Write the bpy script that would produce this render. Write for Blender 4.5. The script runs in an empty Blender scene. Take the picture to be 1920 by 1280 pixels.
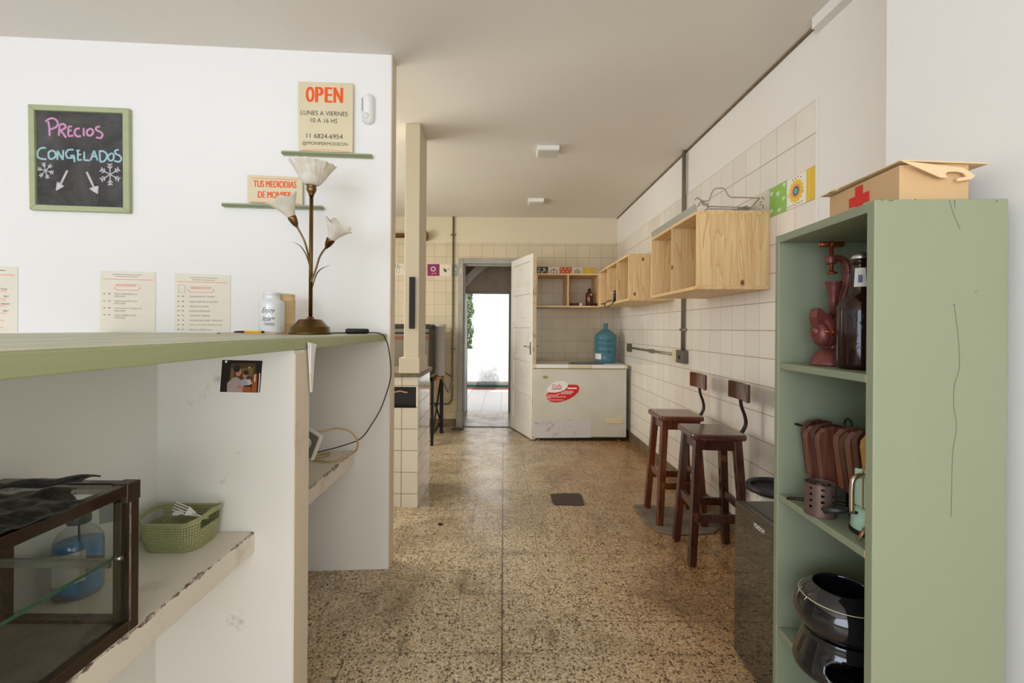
import bpy, bmesh, math, random
from mathutils import Matrix, Vector, noise as mnoise
random.seed(7)
SC = bpy.context.scene
COL = SC.collection
PI = math.pi

# ------------------------------------------------------------------ camera, world, lights, exposure
F = 853.0; CX, CY = 944.0, 616.0; EYE = 1.243; ROLL = 0.007
cd = bpy.data.cameras.new('camera'); cam = bpy.data.objects.new('camera', cd); COL.objects.link(cam)
cd.sensor_width = 36.0; cd.lens = F / 1920 * 36.0; cd.clip_start = 0.02; cd.clip_end = 200
cd.shift_x = (960 - CX) / 1920; cd.shift_y = -(640 - CY) / 1920
ca, sa = math.cos(ROLL), math.sin(ROLL)
cam.matrix_world = Matrix(((ca, -sa, 0, 0), (0, 0, -1, 0), (sa, ca, 0, EYE), (0, 0, 0, 1)))
SC.camera = cam
SC.view_settings.view_transform = 'Standard'; SC.view_settings.look = 'None'
SC.view_settings.gamma = 1.0; SC.view_settings.use_curve_mapping = False
SC.view_settings.exposure = 0.0

wd = bpy.data.worlds.new('sky'); SC.world = wd; wd.use_nodes = True
nt = wd.node_tree; bg = nt.nodes['Background']
bg.inputs['Color'].default_value = (0.86, 0.93, 1.0, 1); bg.inputs['Strength'].default_value = 1.6

def area(name, loc, rot, sx, sy, power, col):
    l = bpy.data.lights.new(name, 'AREA'); l.shape = 'RECTANGLE'; l.size = sx; l.size_y = sy
    l.energy = power; l.color = col
    o = bpy.data.objects.new(name, l); COL.objects.link(o); o.location = loc; o.rotation_euler = rot
    return o
sl = bpy.data.lights.new('sun', 'SUN'); sl.energy = 4.0; sl.angle = 0.02; sl.color = (1, .96, .9)
so = bpy.data.objects.new('sun', sl); COL.objects.link(so); so.rotation_euler = (math.radians(38), math.radians(-14), 0)
# daylight through the shop window behind the camera, and through the kitchen window on its left side
area('shop_window_daylight', (-1.6, -2.32, 1.45), (math.radians(108), 0, math.radians(-8)), 2.8, 2.0, 100.0, (0.71, 0.80, 1.0))
area('added_aisle_fill', (.48, -2.32, 1.15), (math.radians(92), 0, math.radians(6)), .95, 2.1, 24.0, (1.0, 0.98, 0.86))  # added fill lamp behind the camera, brightens the aisle floor and under the counter
area('kitchen_window_daylight', (-2.5, 3.6, 1.7), (math.radians(72), 0, math.radians(-90)), 1.9, 1.2, 54.0, (1.0, 0.98, 0.88))

# ------------------------------------------------------------------ helpers
WM = {}
def V(*a): return Vector(a)
def ray(px, py):
    x, y = px - CX, py - CY
    return ((x * ca + y * sa) / F, -(-x * sa + y * ca) / F)          # X and Z per metre of depth
def at(px, py, d):                                                   # point at depth d
    x, z = ray(px, py); return V(x * d, d, EYE + z * d)
def atx(px, py, X):                                                  # point on the plane x = X
    x, z = ray(px, py); return V(X, X / x, EYE + z * X / x)
def atz(px, py, Z):                                                  # point on the plane z = Z
    x, z = ray(px, py); d = (Z - EYE) / z; return V(x * d, d, Z)

def tag(o, label=None, cat=None, group=None, kind=None):
    if label: o['label'] = label
    if cat: o['category'] = cat
    if group: o['group'] = group
    if kind: o['kind'] = kind
    return o
def thing(name, label, cat, loc=(0, 0, 0), rotz=0, group=None):
    o = bpy.data.objects.new(name, None); COL.objects.link(o)
    o.location = loc; o.rotation_euler = (0, 0, rotz); o.empty_display_size = .05
    WM[o.name] = Matrix.Translation(Vector(loc)) @ Matrix.Rotation(rotz, 4, 'Z')
    return tag(o, label, cat, group)
def dup(root, loc, rotz=0, label=None):
    def cp(o, parent):
        c = o.copy(); COL.objects.link(c)
        if parent is not None:
            c.parent = parent; c.matrix_parent_inverse = o.matrix_parent_inverse.copy()
        for ch in [x for x in bpy.data.objects if x.parent == o]: cp(ch, c)
        return c
    r = cp(root, None); r.location = loc; r.rotation_euler = (0, 0, rotz)
    if label: r['label'] = label
    WM[r.name] = Matrix.Translation(Vector(loc)) @ Matrix.Rotation(rotz, 4, 'Z')
    return r

class MB:
    def __init__(s): s.bm = bmesh.new(); s.mi = 0
    def _f(s, vs, smooth=False):
        try:
            f = s.bm.faces.new(vs); f.material_index = s.mi; f.smooth = smooth; return f
        except ValueError: return None
    def v(s, p): return s.bm.verts.new(p)
    def box(s, a, b, M=None):
        a, b = Vector(a), Vector(b)
        lo = V(*[min(a[i], b[i]) for i in range(3)]); hi = V(*[max(a[i], b[i]) for i in range(3)])
        c = [V(x, y, z) for z in (lo.z, hi.z) for y in (lo.y, hi.y) for x in (lo.x, hi.x)]
        if M is not None: c = [M @ p for p in c]
        vs = [s.v(p) for p in c]
        for f in ((0, 2, 3, 1), (4, 5, 7, 6), (0, 1, 5, 4), (2, 6, 7, 3), (0, 4, 6, 2), (1, 3, 7, 5)): s._f([vs[i] for i in f])
        return s
    def cbox(s, c, size, M=None):
        c = Vector(c); h = Vector(size) / 2; return s.box(c - h, c + h, M)
    def prism(s, pts, ext):
        ext = Vector(ext); pts = [Vector(p) for p in pts]
        A = [s.v(p) for p in pts]; B = [s.v(p + ext) for p in pts]; n = len(pts)
        s._f(A[::-1]); s._f(B)
        for i in range(n): s._f([A[i], A[(i + 1) % n], B[(i + 1) % n], B[i]])
        return s
    def hexa(s, bot, top):
        A = [s.v(p) for p in bot]; B = [s.v(p) for p in top]
        s._f(A[::-1]); s._f(B)
        for i in range(4): s._f([A[i], A[(i + 1) % 4], B[(i + 1) % 4], B[i]])
        return s
    def tube(s, pts, r, seg=10, cap=True, closed=False, flat=None):
        pts = [Vector(p) for p in pts]; n = len(pts)
        rs = r if isinstance(r, (list, tuple)) else [r] * n
        rings = []; prev = None
        for i, p in enumerate(pts):
            if closed: t = pts[(i + 1) % n] - pts[i - 1]
            else: t = pts[min(i + 1, n - 1)] - pts[max(i - 1, 0)]
            if t.length < 1e-9: t = V(0, 0, 1)
            t.normalize()
            if prev is None:
                up = V(0, 0, 1) if abs(t.z) < .9 else V(1, 0, 0)
                a = t.cross(up).normalized()
            else:
                a = prev - t * prev.dot(t)
                if a.length < 1e-6: a = t.orthogonal()
                a.normalize()
            prev = a; b = t.cross(a)
            fa, fb = (1, 1) if flat is None else flat
            rings.append([s.v(p + (a * math.cos(q) * fa + b * math.sin(q) * fb) * rs[i]) for q in [2 * PI * k / seg for k in range(seg)]])
        m = n if closed else n - 1
        for i in range(m):
            R, S = rings[i], rings[(i + 1) % n]
            for k in range(seg): s._f([R[k], R[(k + 1) % seg], S[(k + 1) % seg], S[k]], True)
        if cap and not closed: s._f(rings[0][::-1]); s._f(rings[-1])
        return s
    def lathe(s, prof, c=(0, 0, 0), seg=32, axis=None, cap=(True, True), fn=None, smooth=True):
        c = Vector(c)
        M = Matrix.Identity(3) if axis is None else V(0, 0, 1).rotation_difference(Vector(axis).normalized()).to_matrix()
        rings = []
        for (r, z) in prof:
            ring = []
            for k in range(seg):
                q = 2 * PI * k / seg; rr, zz = (r, z) if fn is None else fn(r, z, q)
                ring.append(s.v(c + M @ V(rr * math.cos(q), rr * math.sin(q), zz)))
            rings.append(ring)
        for i in range(len(prof) - 1):
            for k in range(seg): s._f([rings[i][k], rings[i][(k + 1) % seg], rings[i + 1][(k + 1) % seg], rings[i + 1][k]], smooth)
        if cap[0]: s._f(rings[0][::-1])
        if cap[1]: s._f(rings[-1])
        return s
    def quad(s, pts): s._f([s.v(p) for p in pts]); return s
    def grid(s, fn, nu, nv, smooth=True):
        g = [[s.v(fn(i / nu, j / nv)) for i in range(nu + 1)] for j in range(nv + 1)]
        for j in range(nv):
            for i in range(nu): s._f([g[j][i], g[j][i + 1], g[j + 1][i + 1], g[j + 1][i]], smooth)
        return s
    def sphere(s, c, r, seg=16, sc=(1, 1, 1)):
        c = Vector(c); n = seg // 2
        prof = [(math.sin(PI * i / n) * r, -math.cos(PI * i / n) * r) for i in range(n + 1)]
        prof[0] = (1e-4 * r, -r); prof[-1] = (1e-4 * r, r)
        rings = [[s.v(c + V(rr * math.cos(2 * PI * k / seg) * sc[0], rr * math.sin(2 * PI * k / seg) * sc[1], z * sc[2])) for k in range(seg)] for rr, z in prof]
        for i in range(n):
            for k in range(seg): s._f([rings[i][k], rings[i][(k + 1) % seg], rings[i + 1][(k + 1) % seg], rings[i + 1][k]], True)
        return s
    def mesh(s, me, M):
        base = len(s.bm.verts); s.bm.verts.ensure_lookup_table()
        vs = [s.v(M @ v.co) for v in me.vertices]
        for p in me.polygons: s._f([vs[i] for i in p.vertices])
        return s
    def build(s, name, mats, parent=None, local=False, bevel=0, seg=2, solid=0, sub=0, origin=None, recalc=True, off=-1):
        if recalc: bmesh.ops.recalc_face_normals(s.bm, faces=s.bm.faces[:])
        me = bpy.data.meshes.new(name); o = bpy.data.objects.new(name, me); COL.objects.link(o)
        if parent is not None:
            o.parent = parent; W = WM[parent.name]
            if not local: s.bm.transform(W.inverted())
            WM[o.name] = W
        else:
            if origin is None:
                xs = [v.co for v in s.bm.verts]
                origin = V((min(p.x for p in xs) + max(p.x for p in xs)) / 2, (min(p.y for p in xs) + max(p.y for p in xs)) / 2, min(p.z for p in xs))
            origin = Vector(origin); s.bm.transform(Matrix.Translation(-origin)); o.location = origin
            WM[o.name] = Matrix.Translation(origin)
        s.bm.to_mesh(me); s.bm.free()
        for m in (mats if isinstance(mats, (list, tuple)) else [mats]): me.materials.append(m)
        if solid:
            md = o.modifiers.new('solid', 'SOLIDIFY'); md.thickness = solid; md.offset = off
        if bevel:
            md = o.modifiers.new('bevel', 'BEVEL'); md.width = bevel; md.segments = seg; md.limit_method = 'ANGLE'; md.angle_limit = math.radians(40)
            md.harden_normals = False
        if sub:
            md = o.modifiers.new('sub', 'SUBSURF'); md.levels = sub; md.render_levels = sub
        return o

def struct(o): o['kind'] = 'structure'; return o
def bez(pts, n=8):                                                    # smooth Catmull-Rom through points
    P = [Vector(p) for p in pts]; out = []
    for i in range(len(P) - 1):
        p0, p1, p2, p3 = P[max(i - 1, 0)], P[i], P[i + 1], P[min(i + 2, len(P) - 1)]
        for k in range(n):
            t = k / n
            out.append(.5 * ((2 * p1) + (p2 - p0) * t + (2 * p0 - 5 * p1 + 4 * p2 - p3) * t * t + (3 * p1 - p0 - 3 * p2 + p3) * t ** 3))
    out.append(P[-1]); return out

_tc = {}
def text_mesh(body, bold=0.0, shear=0.0):
    k = (body, bold, shear)
    if k in _tc: return _tc[k]
    cu = bpy.data.curves.new('t', 'FONT'); cu.body = body; cu.offset = bold; cu.shear = shear; cu.resolution_u = 4
    o = bpy.data.objects.new('t', cu); COL.objects.link(o)
    dg = bpy.context.evaluated_depsgraph_get(); dg.update()
    me = bpy.data.meshes.new_from_object(o.evaluated_get(dg))
    bpy.data.objects.remove(o); bpy.data.curves.remove(cu)
    xs = [v.co.x for v in me.vertices]; ys = [v.co.y for v in me.vertices]
    me.transform(Matrix.Translation(V(-min(xs), -min(ys), 0)))
    _tc[k] = (me, max(xs) - min(xs), max(ys) - min(ys)); return _tc[k]
def put_text(mb, body, p0, ux, uz, w, h=None, bold=0, shear=0, align='l'):
    """lettering lying in the plane ux/uz, lower left corner p0, width w (and height h)"""
    me, tw, th = text_mesh(body, bold, shear)
    ux, uz = Vector(ux).normalized(), Vector(uz).normalized(); n = ux.cross(uz)
    if w is None: w = tw * h / th
    sx = w / tw; sy = (h / th) if h else sx
    p0 = Vector(p0)
    if align == 'c': p0 = p0 - ux * w / 2
    M = Matrix(((ux.x * sx, uz.x * sy, n.x, p0.x), (ux.y * sx, uz.y * sy, n.y, p0.y), (ux.z * sx, uz.z * sy, n.z, p0.z), (0, 0, 0, 1)))
    mb.mesh(me, M); return mb

# ------------------------------------------------------------------ materials
def newmat(name):
    m = bpy.data.materials.new(name); m.use_nodes = True; nt = m.node_tree
    return m, nt, nt.nodes['Principled BSDF']
def nd(nt, t, **kw):
    n = nt.nodes.new(t)
    for k, v in kw.items():
        if k.startswith('_'): setattr(n, k[1:], v)
        else: n.inputs[k.replace('__', ' ')].default_value = v
    return n
def lk(nt, a, b): nt.links.new(a, b)
def math_(nt, op, a, b=None, c=None):
    n = nt.nodes.new('ShaderNodeMath'); n.operation = op
    for i, x in enumerate((a, b, c)):
        if x is None: continue
        if isinstance(x, (int, float)): n.inputs[i].default_value = x
        else: lk(nt, x, n.inputs[i])
    return n.outputs[0]
def mix(nt, fac, a, b, blend='MIX'):
    n = nt.nodes.new('ShaderNodeMix'); n.data_type = 'RGBA'; n.blend_type = blend
    for s, x in ((n.inputs[0], fac), (n.inputs[6], a), (n.inputs[7], b)):
        if isinstance(x, (int, float)): s.default_value = x
        elif isinstance(x, tuple): s.default_value = (*x[:3], 1)
        else: lk(nt, x, s)
    return n.outputs[2]
def ramp(nt, fac, stops, interp='LINEAR'):
    n = nt.nodes.new('ShaderNodeValToRGB'); n.color_ramp.interpolation = interp
    e = n.color_ramp.elements
    while len(e) < len(stops): e.new(.5)
    for i, (p, c) in enumerate(stops):
        e[i].position = p; e[i].color = (*c, 1) if isinstance(c, tuple) else (c, c, c, 1)
    lk(nt, fac, n.inputs[0]); return n.outputs[0]
def objco(nt, scale=(1, 1, 1)):
    tc = nt.nodes.new('ShaderNodeTexCoord'); mp = nt.nodes.new('ShaderNodeMapping'); mp.inputs['Scale'].default_value = scale
    lk(nt, tc.outputs['Object'], mp.inputs['Vector']); return mp.outputs['Vector']
def noise_(nt, vec, scale, detail=4, rough=.55, dist=0):
    n = nt.nodes.new('ShaderNodeTexNoise'); n.inputs['Scale'].default_value = scale; n.inputs['Detail'].default_value = detail
    n.inputs['Roughness'].default_value = rough; n.inputs['Distortion'].default_value = dist
    if vec is not None: lk(nt, vec, n.inputs['Vector'])
    return n.outputs['Fac']
def bump_(nt, p, h, strength=.2, dist=.002):
    b = nt.nodes.new('ShaderNodeBump'); b.inputs['Strength'].default_value = strength; b.inputs['Distance'].default_value = dist
    lk(nt, h, b.inputs['Height']); lk(nt, b.outputs['Normal'], p.inputs['Normal'])
def srgb(r, g, b):
    f = lambda c: (c / 255 / 12.92) if c <= 10 else ((c / 255 + .055) / 1.055) ** 2.4
    return (f(r), f(g), f(b))
def mat(name, col, rough=.5, metal=0, var=None, varcol=None, scale=(1, 1, 1), bump=None, trans=0, ior=1.45, coat=0, spec=None, rvar=0, thresh=(.35, .75)):
    m, nt, p = newmat(name)
    p.inputs['Base Color'].default_value = (*col, 1); p.inputs['Roughness'].default_value = rough; p.inputs['Metallic'].default_value = metal
    p.inputs['Transmission Weight'].default_value = trans; p.inputs['IOR'].default_value = ior; p.inputs['Coat Weight'].default_value = coat
    if spec is not None: p.inputs['Specular IOR Level'].default_value = spec
    if var or bump or rvar: co = objco(nt, scale)
    if var:
        n = noise_(nt, co, var, 5, .6)
        f = ramp(nt, n, [(thresh[0], 0.0), (thresh[1], 1.0)])
        lk(nt, mix(nt, f, col, varcol or tuple(c * .8 for c in col)), p.inputs['Base Color'])
    if rvar:
        lk(nt, ramp(nt, noise_(nt, co, rvar, 3), [(.3, max(.02, rough - .12)), (.7, min(1, rough + .15))]), p.inputs['Roughness'])
    if bump: bump_(nt, p, noise_(nt, co, bump[0], 3), bump[1], bump[2] if len(bump) > 2 else .002)
    return m
def glass_mat(name, tint, refl=1.0, rough=0.0):
    m = bpy.data.materials.new(name); m.use_nodes = True; nt = m.node_tree; nt.nodes.clear()
    out = nt.nodes.new('ShaderNodeOutputMaterial'); mx = nt.nodes.new('ShaderNodeMixShader')
    t = nt.nodes.new('ShaderNodeBsdfTransparent'); t.inputs[0].default_value = (*tint, 1)
    g = nt.nodes.new('ShaderNodeBsdfGlossy'); g.inputs['Roughness'].default_value = rough
    lw = nt.nodes.new('ShaderNodeLayerWeight'); lw.inputs['Blend'].default_value = .5
    fr = math_(nt, 'ADD', math_(nt, 'MULTIPLY', math_(nt, 'POWER', lw.outputs['Facing'], 5.0), .9), .035)
    lk(nt, math_(nt, 'MULTIPLY', fr, refl), mx.inputs[0]); lk(nt, t.outputs[0], mx.inputs[1]); lk(nt, g.outputs[0], mx.inputs[2]); lk(nt, mx.outputs[0], out.inputs[0])
    return m
def line_mask(nt, coord, off, pitch, width):
    """1 on joint lines of the given width"""
    a = math_(nt, 'DIVIDE', math_(nt, 'SUBTRACT', coord, off), pitch)
    fr = math_(nt, 'FRACT', math_(nt, 'ADD', a, 100.5))
    d = math_(nt, 'MULTIPLY', math_(nt, 'ABSOLUTE', math_(nt, 'SUBTRACT', fr, .5)), pitch)
    m = nt.nodes.new('ShaderNodeMapRange'); m.inputs['From Min'].default_value = width * .35; m.inputs['From Max'].default_value = width * .75
    m.inputs['To Min'].default_value = 1; m.inputs['To Max'].default_value = 0
    lk(nt, d, m.inputs['Value'])
    cell = math_(nt, 'FLOOR', math_(nt, 'ADD', a, 100.0))
    return m.outputs[0], cell
def worldpos(nt):
    g = nt.nodes.new('ShaderNodeNewGeometry'); s = nt.nodes.new('ShaderNodeSeparateXYZ')
    lk(nt, g.outputs['Position'], s.inputs[0]); return g.outputs['Position'], s.outputs

def terrazzo():
    m, nt, p = newmat('terrazzo_tiles'); pos, s = worldpos(nt)
    def voro(scale):
        v = nt.nodes.new('ShaderNodeTexVoronoi'); v.inputs['Scale'].default_value = scale; v.voronoi_dimensions = '2D'
        mp = nt.nodes.new('ShaderNodeVectorMath'); mp.operation = 'ADD'
        n = nt.nodes.new('ShaderNodeTexNoise'); n.inputs['Scale'].default_value = scale * .7; n.inputs['Detail'].default_value = 1
        lk(nt, pos, n.inputs['Vector'])
        sc = nt.nodes.new('ShaderNodeVectorMath'); sc.operation = 'SCALE'; sc.inputs['Scale'].default_value = .9 / scale
        lk(nt, n.outputs['Color'], sc.inputs[0]); lk(nt, pos, mp.inputs[0]); lk(nt, sc.outputs[0], mp.inputs[1]); lk(nt, mp.outputs[0], v.inputs['Vector'])
        sep = nt.nodes.new('ShaderNodeSeparateColor'); lk(nt, v.outputs['Color'], sep.inputs[0])
        return v.outputs['Distance'], sep.outputs
    base = ramp(nt, noise_(nt, pos, 3.0, 5), [(.3, srgb(206, 182, 148)), (.7, srgb(226, 204, 170))])
    d1, c1 = voro(200)
    ccol = ramp(nt, c1[1], [(0, srgb(80, 62, 46)), (.14, srgb(128, 104, 76)), (.28, srgb(176, 148, 112)), (.48, srgb(208, 184, 148)), (.72, srgb(232, 214, 182)), (.92, srgb(246, 236, 214))], 'CONSTANT')
    col = mix(nt, .55, base, ccol)
    d2, c2 = voro(125)
    pick = math_(nt, 'MULTIPLY', math_(nt, 'GREATER_THAN', c2[0], .70), math_(nt, 'LESS_THAN', d2, .62))
    ccol2 = ramp(nt, c2[1], [(0, srgb(52, 40, 30)), (.38, srgb(92, 72, 50)), (.55, srgb(206, 184, 150)), (.8, srgb(238, 226, 204))], 'CONSTANT')
    col = mix(nt, math_(nt, 'MULTIPLY', pick, .75), col, ccol2)
    d3, c3 = voro(48)
    big = math_(nt, 'MULTIPLY', math_(nt, 'LESS_THAN', d3, .26), math_(nt, 'GREATER_THAN', c3[0], .93))
    col = mix(nt, math_(nt, 'MULTIPLY', big, .85), col, srgb(40, 30, 25))
    # worn dirt: broad brown stains, stronger along the right side and under the counter
    dn = noise_(nt, pos, 1.5, 6, .66, .8)
    st = ramp(nt, dn, [(.48, 0.0), (.66, 1.0)])
    col = mix(nt, math_(nt, 'MULTIPLY', st, .50), col, srgb(100, 74, 46))
    side = nt.nodes.new('ShaderNodeMapRange'); side.inputs['From Min'].default_value = .25; side.inputs['From Max'].default_value = 1.1
    lk(nt, s[0], side.inputs['Value'])
    col = mix(nt, math_(nt, 'MULTIPLY', side.outputs[0], math_(nt, 'MULTIPLY_ADD', noise_(nt, pos, 2.6, 5), .9, .35)), col, mix(nt, 1.0, col, srgb(212, 170, 112), 'MULTIPLY'))
    lx, _ = line_mask(nt, s[0], .003, .196, .004); ly, _ = line_mask(nt, s[1], 1.742, .196, .004)
    wob = ramp(nt, noise_(nt, pos, 2.2, 3), [(.40, .12), (.64, .75)])
    ln = math_(nt, 'MULTIPLY', math_(nt, 'MAXIMUM', lx, ly), wob)
    lx2, _ = line_mask(nt, s[0], .003, .196, .05); ly2, _ = line_mask(nt, s[1], 1.742, .196, .05)
    smear = math_(nt, 'MULTIPLY', math_(nt, 'MAXIMUM', lx2, ly2), ramp(nt, noise_(nt, pos, 3.1, 4), [(.55, 0.0), (.72, .5)]))
    col = mix(nt, smear, col, srgb(84, 66, 46))
    lm, _ = line_mask(nt, s[0], .003, 400.0, .006)
    col = mix(nt, ln, col, srgb(70, 55, 40)); col = mix(nt, math_(nt, 'MULTIPLY', lm, .85), col, srgb(60, 46, 34))
    lk(nt, col, p.inputs['Base Color'])
    lk(nt, ramp(nt, noise_(nt, pos, 5, 5), [(.3, .17), (.7, .38)]), p.inputs['Roughness'])
    bump_(nt, p, math_(nt, 'ADD', noise_(nt, pos, 14, 3), math_(nt, 'MULTIPLY', ln, -.6)), .12, .004)
    return m
def tiles(name, axis, c0, pitch, z0, tint, joint=(172, 154, 128), rough=.16, vfade=.4):
    m, nt, p = newmat(name); pos, s = worldpos(nt)
    a, ca_ = line_mask(nt, s[axis], c0, pitch, .0045); b, cb = line_mask(nt, s[2], z0, pitch, .0045)
    cmb = nt.nodes.new('ShaderNodeCombineXYZ'); lk(nt, ca_, cmb.inputs[0]); lk(nt, cb, cmb.inputs[1])
    wn = nt.nodes.new('ShaderNodeTexWhiteNoise'); lk(nt, cmb.outputs[0], wn.inputs['Vector'])
    t = srgb(*tint)
    col = mix(nt, wn.outputs['Value'], t, tuple(c * .93 for c in t))
    col = mix(nt, ramp(nt, noise_(nt, pos, 1.7, 5), [(.5, 0.0), (.8, .35)]), col, srgb(196, 176, 142))
    j = math_(nt, 'MAXIMUM', math_(nt, 'MULTIPLY', a, vfade), math_(nt, 'MULTIPLY', b, .9))
    lk(nt, mix(nt, j, col, srgb(*joint)), p.inputs['Base Color']); p.inputs['Roughness'].default_value = rough
    h = math_(nt, 'ADD', math_(nt, 'MULTIPLY', math_(nt, 'MAXIMUM', a, b), -1.0), math_(nt, 'MULTIPLY', wn.outputs['Value'], .15))
    bump_(nt, p, math_(nt, 'ADD', h, math_(nt, 'MULTIPLY', noise_(nt, pos, 9, 2), .5)), .25, .0015)
    return m
def pine(name, axis, tone=1.0):
    """planed pine, grain along the given axis (0 x, 1 y, 2 z)"""
    m, nt, p = newmat(name)
    sc = [7.0, 7.0, 7.0]; sc[axis] = .55
    co = objco(nt, tuple(sc))
    n1 = noise_(nt, co, 1.5, 3, .5, .8)
    w = math_(nt, 'FRACT', math_(nt, 'MULTIPLY', n1, 9.0))
    ring = ramp(nt, w, [(0, 0.0), (.75, .55), (.93, 1.0), (1, 0.0)])
    c1, c2 = srgb(244, 214, 160), srgb(212, 160, 96)
    col = mix(nt, math_(nt, 'MULTIPLY', ring, .75), tuple(c * tone for c in c1), tuple(c * tone for c in c2))
    sc2 = [60.0, 60.0, 60.0]; sc2[axis] = 1.2
    fine = noise_(nt, objco(nt, tuple(sc2)), 1.0, 2)
    col = mix(nt, ramp(nt, fine, [(.4, 0.0), (.7, .3)]), col, srgb(205, 150, 86))
    sc3 = [3.6, 3.6, 3.6]; sc3[axis] = 2.4
    v = nt.nodes.new('ShaderNodeTexVoronoi'); v.inputs['Scale'].default_value = 2.2; lk(nt, objco(nt, tuple(sc3)), v.inputs['Vector'])
    kn = ramp(nt, v.outputs['Distance'], [(.05, 1.0), (.11, 0.0)])
    col = mix(nt, kn, col, srgb(112, 62, 28))
    lk(nt, col, p.inputs['Base Color']); p.inputs['Roughness'].default_value = .48
    return m
def wood(name, c1, c2, axis=2, rough=.3, coat=.2, wear=None):
    m, nt, p = newmat(name); sc = [30.0, 30.0, 30.0]; sc[axis] = 1.6
    n = noise_(nt, objco(nt, tuple(sc)), 1.2, 5, .65, .6)
    col = ramp(nt, n, [(.3, c1), (.7, c2)])
    if wear:
        col = mix(nt, ramp(nt, noise_(nt, objco(nt), 14, 5), [(.62, 0.0), (.72, .7)]), col, wear)
    lk(nt, col, p.inputs['Base Color']); p.inputs['Roughness'].default_value = rough; p.inputs['Coat Weight'].default_value = coat; p.inputs['Coat Roughness'].default_value = .2
    bump_(nt, p, n, .12, .0015); return m
def plaster(name, col, dirt=None, amount=.4, scale=2.2, rough=.7, th=(.6, .78), bump=.08):
    m, nt, p = newmat(name); pos, s = worldpos(nt)
    c = mix(nt, noise_(nt, pos, 1.2, 4), col, tuple(x * .95 for x in col))
    if dirt:
        c = mix(nt, ramp(nt, noise_(nt, pos, scale, 7, .65), [(th[0], 0.0), (th[1], amount)]), c, dirt)
    lk(nt, c, p.inputs['Base Color']); p.inputs['Roughness'].default_value = rough; p.inputs['Specular IOR Level'].default_value = .3
    bump_(nt, p, noise_(nt, pos, 60, 4), bump, .002); return m

M = {}
M['white'] = plaster('white_wall_paint', srgb(238, 235, 229))
M['white_dirty'] = plaster('scuffed_white_paint', srgb(232, 229, 222), srgb(150, 140, 126), .5, 9.0, .5, (.66, .74))
M['cream_edge'] = plaster('cream_painted_edge', srgb(228, 214, 192), srgb(170, 140, 104), .5, 5, .55)
M['ceiling'] = plaster('ceiling_paint', srgb(232, 226, 216), srgb(214, 200, 178), .3, .9, .8, (.45, .8))
M['plaster_cream'] = plaster('cream_wall_paint', srgb(224, 211, 184))
M['pillar'] = plaster('pillar_paint', srgb(220, 209, 188))
M['plaster_white2'] = plaster('kitchen_wall_paint', srgb(240, 235, 227))
M['brown_plaster'] = plaster('stained_brown_plaster', srgb(206, 188, 170), srgb(150, 128, 110), .6, 2.4, .8, (.4, .7))
M['outdoor_white'] = plaster('stained_white_render', srgb(240, 240, 240), srgb(130, 130, 134), .5, 3.6, .9, (.54, .68))
M['terrazzo'] = terrazzo()
M['tile_right'] = tiles('glossy_cream_tiles_right', 1, 2.08, .1515, EYE, (240, 232, 220))
M['tile_back'] = tiles('glossy_cream_tiles_back', 0, .479, .1507, EYE, (218, 202, 172), vfade=.9)
M['tile_block'] = tiles('white_counter_tiles_front', 0, -.588, .150, .178, (232, 220, 196), (150, 120, 80), .12, .9)
M['tile_block_side'] = tiles('white_counter_tiles_side', 1, 3.156, .150, .178, (232, 226, 214), (150, 120, 80), .08, .9)
M['stone'] = mat('grey_stone', srgb(140, 128, 108), .5, var=24, varcol=srgb(96, 86, 70), bump=(60, .2))
M['skirting'] = mat('cement_skirting', srgb(132, 112, 84), .6, var=8, varcol=srgb(84, 66, 46), bump=(40, .2))
M['green'] = mat('sage_green_paint', srgb(138, 145, 118), .48, var=3, varcol=srgb(131, 138, 112), bump=(90, .05))
M['green_edge'] = mat('green_counter_edge_paint', srgb(174, 180, 138), .5, var=5, varcol=srgb(160, 167, 126), scale=(1, .15, 6), bump=(60, .15))
def worktop_mat():
    m, nt, p = newmat('worn_green_counter_top'); n = noise_(nt, objco(nt, (14, 1.1, 14)), 1.6, 5, .65)
    c = ramp(nt, n, [(.32, srgb(196, 190, 160)), (.5, srgb(176, 174, 138)), (.62, srgb(150, 152, 114)), (.75, srgb(206, 200, 176))])
    lk(nt, c, p.inputs['Base Color']); p.inputs['Roughness'].default_value = .4; return m
M['worktop'] = worktop_mat()
M['pine_x'] = pine('pine_grain_along_x', 0); M['pine_y'] = pine('pine_grain_along_y', 1); M['pine_z'] = pine('pine_grain_upright', 2)
M['pine_dark'] = pine('pine_grain_upright_warm', 2, .86)
M['stool_red'] = wood('reddish_varnished_wood', srgb(62, 26, 12), srgb(122, 58, 26), 2, .25, .3, srgb(150, 96, 56))
M['stool_dark'] = wood('dark_varnished_wood', srgb(38, 18, 12), srgb(82, 40, 24), 2, .22, .4, srgb(128, 82, 56))
M['stool_seat_red'] = wood('varnished_seat_wood', srgb(74, 34, 20), srgb(122, 66, 40), 1, .22, .4)
M['stool_seat_dark'] = wood('dark_varnished_seat_wood', srgb(52, 26, 20), srgb(96, 52, 38), 1, .2, .5)
M['iron'] = mat('dark_iron', srgb(48, 40, 36), .4, .7, rvar=20)
M['black'] = mat('black_plastic', (.012, .012, .013), .35)
M['black_gloss'] = mat('black_glazed_ceramic', (.008, .008, .010), .06, coat=.6)
M['chrome'] = mat('brushed_steel', (.56, .55, .53), .28, 1.0, rvar=30)
M['galv'] = mat('galvanised_conduit', srgb(150, 140, 122), .4, .7, rvar=20)
M['grey_paint'] = mat('grey_door_frame_paint', srgb(172, 168, 160), .45, var=4, varcol=srgb(146, 142, 136))
M['door_white'] = mat('grubby_white_door_paint', srgb(234, 230, 220), .4, var=6, varcol=srgb(212, 202, 182), thresh=(.55, .85))
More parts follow.
